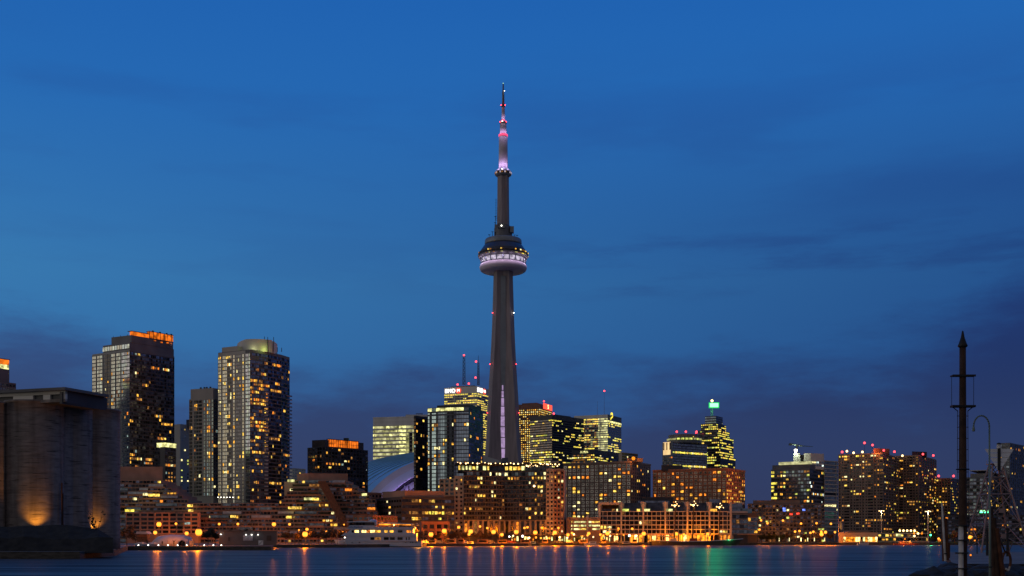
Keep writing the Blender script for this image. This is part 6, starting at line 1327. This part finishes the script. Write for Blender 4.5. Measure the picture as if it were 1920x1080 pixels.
# ------------------------------------------------------------------ boats, kiosks and vans along the middle quay
def kiosk(label, x, d, wd, h, mats, light=0):
    t = thing('quay_kiosk', label, 'kiosk', (PX(x, d), d, LAND), 'small kiosks along the middle quay'); b = MB()
    b.box((0, .9, h / 2), (wd, 1.8, h), mats[0]); b.build('body', t, local=True); b = MB(); b.box((0, .3, h + .1), (wd + .5, 3.2, .2), mats[1]); b.build('roof', t, local=True)
    b = MB(); b.box((0, -.05, h * .62), (wd * .75, .12, h * .4), 'g_black'); b.build('hatch', t, local=True); b = MB(); b.box((0, -.15, h * .36), (wd * .85, .5, .1), 'white_trim'); b.build('counter', t, local=True)
for i, (x, d, wd, h) in enumerate(((808, 768, 6.5, 2.2), (846, 784, 5.0, 2.6), (864, 789, 4.2, 3.0), (905, 800, 7.0, 2.4), (942, 812, 6.5, 2.2), (985, 825, 7.0, 2.4), (1022, 864, 4.0, 2.6), (1094, 864, 6.0, 2.2), (1132, 866, 3.2, 2.6), (1190, 868, 3.4, 2.6), (1322, 902, 5, 3))):
    d = shore_d(x) + 6.5
    kiosk(ORD[i] + ' small orange lit kiosk from the left along the middle quay edge', x, d, wd, h, R.choice((('brick_pink', 'stone_buff'), ('stone_buff', 'white_trim'), ('awning_tan', 'brick_pink'))))
def van(label, x, d, mat, L_=5.2, H_=2.3):
    t = thing('parked_van', label, 'van', (PX(x, d), d, LAND), 'vans parked on the middle quay'); b = MB(); h = L_ / 2
    b.slabxz([(-h, .45), (h, .45), (h, 1.1), (h - .9, 1.25), (h - 1.7, H_), (-h, H_)], -.95, .95, mat); b.build('body', t, local=True)
    b = MB(); b.box((h - 2.0, 0, H_ - .55), (1.0, 1.93, .55), 'g_black'); b.build('window', t, local=True)
    for u in (-h + 1, h - 1):
        for v in (-.85, .85): b = MB(); b.tube((u, v - .1, .36), (u, v + .1, .36), .36, .36, 'rubber', 10); b.build('wheel', t, local=True)
for i, (x, d, mt) in enumerate(((797, 775, 'white_paint'), (826, 783, 'car_grey'), (872, 796, 'white_paint'), (921, 808, 'car_grey'), (960, 822, 'hull_red'), (1046, 869, 'car_grey'), (1068, 868, 'white_paint'), (1159, 874, 'car_grey'), (1235, 906, 'white_paint'))):
    d = shore_d(x) + 12
    van('%s %s van from the left parked on the middle quay' % (ORD[i], {'white_paint': 'white', 'car_grey': 'grey', 'hull_red': 'dark red'}[mt]), x, d, mt, R.uniform(4.4, 5.8), R.uniform(1.7, 2.4))
def motorboat(label, x, d, L_, hull, cab, flip=1, z=0.0):
    t = thing('motorboat', label, 'boat', (PX(x, d), d, z)); b = MB(); secs = []
    for u, wt, wb, zt in ((-.5, 1.5, 1.2, 1.3), (.1, 1.6, 1.3, 1.35), (.38, .9, .6, 1.6), (.52, .06, .04, 1.85)):
        s = [(flip * u * L_, -wt, zt), (flip * (u - (.06 if u > .3 else 0)) * L_, -wb, .05), (flip * (u - (.06 if u > .3 else 0)) * L_, -wb * .5, -.5)]; s += [(p_[0], -p_[1], p_[2]) for p_ in reversed(s)]; secs.append(s)
    b.loft(secs, hull); b.build('hull', t, local=True)
    b = MB(); b.slabxz([(flip * -.3 * L_, 1.3), (flip * .2 * L_, 1.4), (flip * .12 * L_, 2.9), (flip * -.3 * L_, 2.9)], -1.1, 1.1, cab); b.build('cabin', t, local=True)
    b = MB(); b.box((flip * -.08 * L_, 0, 2.35), (.32 * L_, 2.26, .6), 'g_black'); b.build('window', t, local=True)
    b = MB(); b.box((flip * -.1 * L_, 0, 2.98), (.5 * L_, 2.5, .14), 'white_paint'); b.tube((flip * -.15 * L_, 0, 3), (flip * -.15 * L_, 0, 5.0), .05, .03, 'pole_grey', 5); b.build('roof', t, local=True); return t
for lab, x, d, L_, hull, cab, fl in (('white motorboat moored between the third and fourth kiosk', 884, 782, 9, 'hull_white_skytint', 'white_paint', 1), ('white motorboat with a pale cabin below the parking garage', 1109, 853, 11, 'hull_white_skytint', 'white_paint', -1), ('dark hulled motorboat moored left of the sailing ship', 1176, 858, 11, 'hull_dark', 'worn_white', 1),
        ('long low dark barge moored below the terminal left part', 1222, 884, 16, 'hull_dark', 'timber', -1), ('small grey motorboat below the middle of the curved block', 1001, 838, 8, 'hull_dark', 'worn_white', 1), ('low white workboat at the right of the lit pavilion', 1618, 915, 9, 'hull_white_skytint', 'worn_white', 1)):
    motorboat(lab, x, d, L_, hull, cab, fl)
t = motorboat('red lit ferry boat with a square cabin at the east quay', 1700, 908, 20, 'hull_red', 'awning_tan', 1)
point('cabin_light', (PX(1694, 905), 904, 5.8), (1, .22, .03), 3600, .3, t); point('cabin_light', (PX(1708, 905), 904, 4.6), (1, .35, .05), 1800, .3, t)
b = MB(); b.ball((PX(1697.5, 904), 905, PZ(1010.6, 905)), .6, 'l_globe', 8); b.build('deck_lamp', t)
for i, (x, mt) in enumerate(((1461, 'l_pale'), (1480, 'l_pale'), (1502, 'l_fairy'), (1514.5, 'l_pale'), (1527, 'l_pale'), (1546, 'l_pale'))):
    t = thing('light_column', '%s small glowing light column from the left on the lawn before the low block' % ORD[i], 'lamp', (PX(x, 940), 940, LAND + (.3 if x > 1440 else 0)), 'glowing columns on the lawn')
    b = MB(); b.tube((0, 0, -.3), (0, 0, .8), .2, .2, 'dark_metal', 6); b.build('base', t, local=True); b = MB(); b.tube((0, 0, .8), (0, 0, 3.6), .32, .32, mt, 8); b.build('lit_tube', t, local=True)
t = thing('harbour_light', 'green harbour light on a short post at the east quay', 'lamp', (PX(1745, 918), 918, LAND))
b = MB(); b.tube((0, 0, 0), (0, 0, 6.2), .2, .14, 'dark_metal', 6); b.build('post', t, local=True); b = MB(); b.ball((0, 0, PZ(1003.2, 918) - LAND), .7, 'l_greenlamp', 8); b.build('lens', t, local=True); point('green_light', (PX(1745, 918), 916.8, PZ(1004, 918)), (.02, 1, .3), 2600, .3, t)
# ------------------------------------------------------------------ near pier on the right
d = 62.0
t = thing('mooring_mast', 'tall rusty brown mast with a spiked cap, ladder and two crosstrees on the right', 'mast', (PX(1804, d), d, -1.5))
mx = PX(1804, d)
b = MB(); b.lathe([(.235, -1.5), (.225, PZ(985, d)), (.2, PZ(900, d)), (.168, PZ(700, d)), (.165, PZ(652, d))], 'rust_dark', (mx + .03, d), 20); b.build('pole', t, True)
b = MB(); b.lathe([(.17, PZ(652, d)), (.26, PZ(649, d)), (.2, PZ(644, d)), (.1, PZ(633, d)), (.045, PZ(622, d)), (.02, PZ(620, d))], 'black_iron', (mx + .03, d), 20); b.build('spike_cap', t, True)
b = MB(); b.tube((mx - .13, d - .16, -1.5), (mx - .12, d - .16, PZ(986, d)), .135, .13, 'worn_white', 14); b.build('white_fender_pipe', t, True)
b = MB()
for y in (987, 1014, 1038, 1067): b.lathe([(.33, PZ(y, d)), (.33, PZ(y, d) + .06), (.28, PZ(y, d) + .07), (.28, PZ(y, d) - .01)], 'black_iron', (mx - .02, d - .05), 16); b.box((mx - .33, d - .1, PZ(y, d) + .03), (.14, .08, .07), 'black_iron')
b.build('clamp_bands', t)
for y in (705, 762):
    b = MB(); b.box((mx + .03, d, PZ(y, d)), (1.22, .34, .07 if y < 710 else .11), 'black_iron'); b.box((mx + .03, d - .2, PZ(y, d)), (1.22, .06, .1), 'black_iron'); b.build('crosstree', t)
b = MB()
for s_ in (-1, 1):
    b.tube((mx + .03 + s_ * .58, d, PZ(762, d)), (mx + .03 + s_ * .585, d, PZ(705, d)), .014, .014, 'black_iron', 5); b.tube((mx + .03 + s_ * .58, d, PZ(762, d)), (mx + .03 + s_ * .26, d, PZ(771, d)), .025, .025, 'black_iron', 5)
b.build('stay', t)
for s_ in (-1, 1):
    b = MB(); b.tube((mx + .03 + s_ * .27, d, PZ(770, d)), (mx + .03 + s_ * .3, d, PZ(985, d)), .016, .016, 'black_iron', 5)
    for i in range(10): z = PZ(780 + i * 21, d); b.box((mx + .03 + s_ * .23, d, z), (.14, .03, .03), 'black_iron')
    b.build('ladder', t)
b = MB(); b.lathe([(.33, PZ(881, d)), (.35, PZ(880, d)), (.33, PZ(879, d)), (.2, PZ(878.8, d))], 'black_iron', (mx + .03, d), 16); b.build('clamp_bands', t)
d = 70.0
t = thing('gooseneck_lamp', 'slim pale green gooseneck lamp post right of the dark mast', 'street lamp', (PX(1856, d), d, -1.5)); gx = PX(1855, d)
b = MB(); b.tube((gx + .06, d, -1.5), (gx, d, PZ(800, d)), .085, .05, 'green_grey', 12); rr_ = .47; pv = None
for i in range(15):
    a = math.pi * i / 14; p_ = (gx - rr_ + rr_ * math.cos(a), d, PZ(800, d) + rr_ * 1.4 * math.sin(a))
    if pv: b.tube(pv, p_, .05, .045, 'green_grey', 10)
    pv = p_
b.build('pole', t, True)
b = MB(); b.lathe([(.05, pv[2] + .02), (.07, pv[2] - .05), (.085, pv[2] - .2), (.08, pv[2] - .28), (.03, pv[2] - .29)], 'green_grey', (pv[0], d), 12); b.build('lamp_head', t)
b = MB(); b.lathe([(.13, PZ(1062, d)), (.13, PZ(1064.5, d)), (.08, PZ(1064.6, d))], 'black_iron', (gx + .06, d), 12); b.build('clamp_band', t)
def dolphin(label, xt, yt, xb, yb, d, rw, white, timbers):
    t = thing('mooring_dolphin', label, 'mooring post', (PX(xb, d), d, -1.5), 'rusty mooring dolphins on the pier')
    if white: b = MB(); b.tube((PX(xb, d), d - .3, PZ(yb, d)), (PX(white[0], d), d - .3, PZ(white[1], d)), .09, .07, 'worn_white', 10); b.box((PX(xb, d), d - .3, PZ(yb - 14, d)), (.24, .24, .1), 'black_iron'); b.build('white_pole', t)
    for (xa, ya_, xc, yc, r, mt) in timbers:
        b = MB(); b.tube((PX(xa, d), d, PZ(ya_, d)), (PX(xc, d), d + .4, PZ(yc, d)), r, r * 1.1, mt, 10); b.build('pile', t)
dolphin('smaller rusty mooring dolphin with a white pole left of the mast', 1770, 966, 1770, 1052, 95, .2, (1763.5, 943), ((1769, 967, 1774, 1052, .16, 'rust'), (1772.5, 972, 1779, 1050, .15, 'rust'), (1778.5, 1017, 1781.5, 1046, .13, 'rust')))
dolphin('larger rusty mooring dolphin leaning below the gooseneck lamp', 1860, 950, 1864, 1086, 75, .2, None, ((1857.5, 951, 1868, 1088, .15, 'rust_dark'), (1863, 970, 1874, 1092, .17, 'rust_dark'), (1868, 990, 1886, 1092, .17, 'rust')))
t = thing('tyre_fender', 'worn rubber fender ring hanging on rusty chain at the pier edge', 'fender', (PX(1889, 78), 78, 2.2))
b = MB(); pv = None; dd = 78
for i in range(21):
    a = 2 * math.pi * i / 20; p_ = (PX(1887, dd) + .28 * math.cos(a), dd, PZ(1052, dd) + .62 * math.sin(a))
    if pv: b.tube(pv, p_, .09, .09, 'rust', 8)
    pv = p_
b.build('ring', t); b = MB(); b.tube((PX(1884, dd), dd, PZ(1034, dd)), (PX(1874, 76), 76, PZ(1010, 76)), .05, .05, 'rust_dark', 6); b.build('chain', t)
b = MB(); b.tube((PX(1884, dd), dd - .08, PZ(1066, dd)), (PX(1890, dd), dd - .08, PZ(1069.5, dd)), .07, .07, 'worn_white', 6); b.tube((PX(1890, dd), dd - .08, PZ(1069.5, dd)), (PX(1892.5, dd), dd - .08, PZ(1062, dd)), .06, .05, 'worn_white', 6); b.build('hook', t)
# lattice beacon with the triangular day mark
d = 285.0
t = thing('lattice_beacon', 'steel lattice beacon tower carrying a slatted triangular day mark and lantern', 'beacon', (PX(1886, d), d, 1.6)); bx = PX(1886, d); by = d + 6; zb, zt = 1.6, PZ(868, d)
def hw(z): u = (z - zb) / (zt - zb); return 5.9 * (1 - u) + 1.15 * u
zs = [zb, PZ(1005, d), PZ(982, d), PZ(957, d), PZ(925, d), PZ(893, d), zt]
cs = ((-1, -1), (1, -1), (1, 1), (-1, 1))
for sx1, sy1 in cs:
    b = MB()
    for a, c in zip(zs, zs[1:]): b.tube((bx + sx1 * hw(a), by + sy1 * hw(a), a), (bx + sx1 * hw(c), by + sy1 * hw(c), c), .24, .22, 'pole_grey', 6)
    b.build('leg', t)
b = MB(); lv = [zb + .4, PZ(982, d), PZ(925, d), PZ(893, d), zt]
for a, c in zip(lv, lv[1:]):
    for i in range(4):
        p0, p1 = cs[i], cs[(i + 1) % 4]
        b.tube((bx + p0[0] * hw(a), by + p0[1] * hw(a), a), (bx + p1[0] * hw(c), by + p1[1] * hw(c), c), .12, .12, 'pole_grey', 5)
        b.tube((bx + p1[0] * hw(a), by + p1[1] * hw(a), a), (bx + p0[0] * hw(c), by + p0[1] * hw(c), c), .12, .12, 'pole_grey', 5)
        b.tube((bx + p0[0] * hw(c), by + p0[1] * hw(c), c), (bx + p1[0] * hw(c), by + p1[1] * hw(c), c), .13, .13, 'pole_grey', 5)
b.build('bracing', t)
b = MB()
for z, in ((PZ(1005, d),), (PZ(957, d),)): b.box((bx, by - hw(z) - .05, z), (1.4, .1, 1.1), 'pole_grey')
b.build('gusset_plate', t)
dm = by - 2.2; yl = [839.5, 847, 855.5, 864.5, 873, 881]
for i in range(5):
    ya_, yc = yl[i] + (.5 if i else 0), yl[i + 1] - .4
    def half(y): return max(.35, (27.5 * (1 - (y - 839.5) / 44)) * d / F)
    b = MB(); b.slabxz([(bx - half(ya_), PZ(ya_, d)), (bx - half(yc), PZ(yc, d)), (bx + half(yc), PZ(yc, d)), (bx + half(ya_), PZ(ya_, d))], dm, dm + .12, 'white_paint'); b.build('day_mark_slat', t)
b = MB(); b.box((bx - .1, dm - .12, (PZ(839, d) + PZ(881, d)) / 2), (.72, .14, PZ(839, d) - PZ(881, d)), 'black_iron'); b.build('day_mark_stripe', t)
b = MB(); b.tube((bx, dm + .5, zt), (bx, dm + .5, PZ(838, d)), .25, .25, 'dark_metal', 8); b.build('centre_post', t)
b = MB(); b.lathe([(.4, PZ(839, d)), (.62, PZ(837.5, d)), (.5, PZ(834, d)), (.5, PZ(831, d))], 'worn_white', (bx, dm + .3), 14); b.build('lantern', t); b = MB(); b.lathe([(.52, PZ(831, d)), (.5, PZ(828.6, d)), (.2, PZ(827.4, d))], 'black_iron', (bx, dm + .3), 14); b.build('lantern_roof', t)
b = MB(); b.box((bx, by, zt + .1), (3.4, 3.4, .2), 'pole_grey')
for sx1, sy1 in cs: b.tube((bx + sx1 * 1.6, by + sy1 * 1.6, zt), (bx + sx1 * 1.6, by + sy1 * 1.6, zt + 1.1), .05, .05, 'pole_grey', 4)
b.build('platform', t)
# small things on the pier
for x, d, h, s_ in ((1851, 235, 5.0, 'left dark bollard post on the pier before the lattice beacon'), (1889, 225, 5.2, 'right dark bollard post on the pier before the lattice beacon'), (1832, 262, 4.2, 'thin sign post on the pier left of the lattice beacon')):
    t = thing('bollard_post', s_, 'post', (PX(x, d), d, 1.6)); b = MB(); b.tube((0, 0, 0), (0, 0, h), .28 if h > 4.5 else .12, .24 if h > 4.5 else .1, 'black_iron', 8); b.build('post', t, local=True); b = MB(); b.box((0, 0, h + .05), (.8 if h > 4.5 else .5, .3, .3), 'black_iron'); b.build('cap', t, local=True)
t = thing('deck_lamp', 'tiny yellow lamp on a stub post at the pier edge', 'lamp', (PX(1820, 200), 200, 1.6)); b = MB(); b.tube((0, 0, 0), (0, 0, .45), .08, .08, 'dark_metal', 6); b.build('post', t, local=True); b = MB(); b.ball((0, 0, .6), .16, 'l_globe', 8); b.build('bulb', t, local=True)
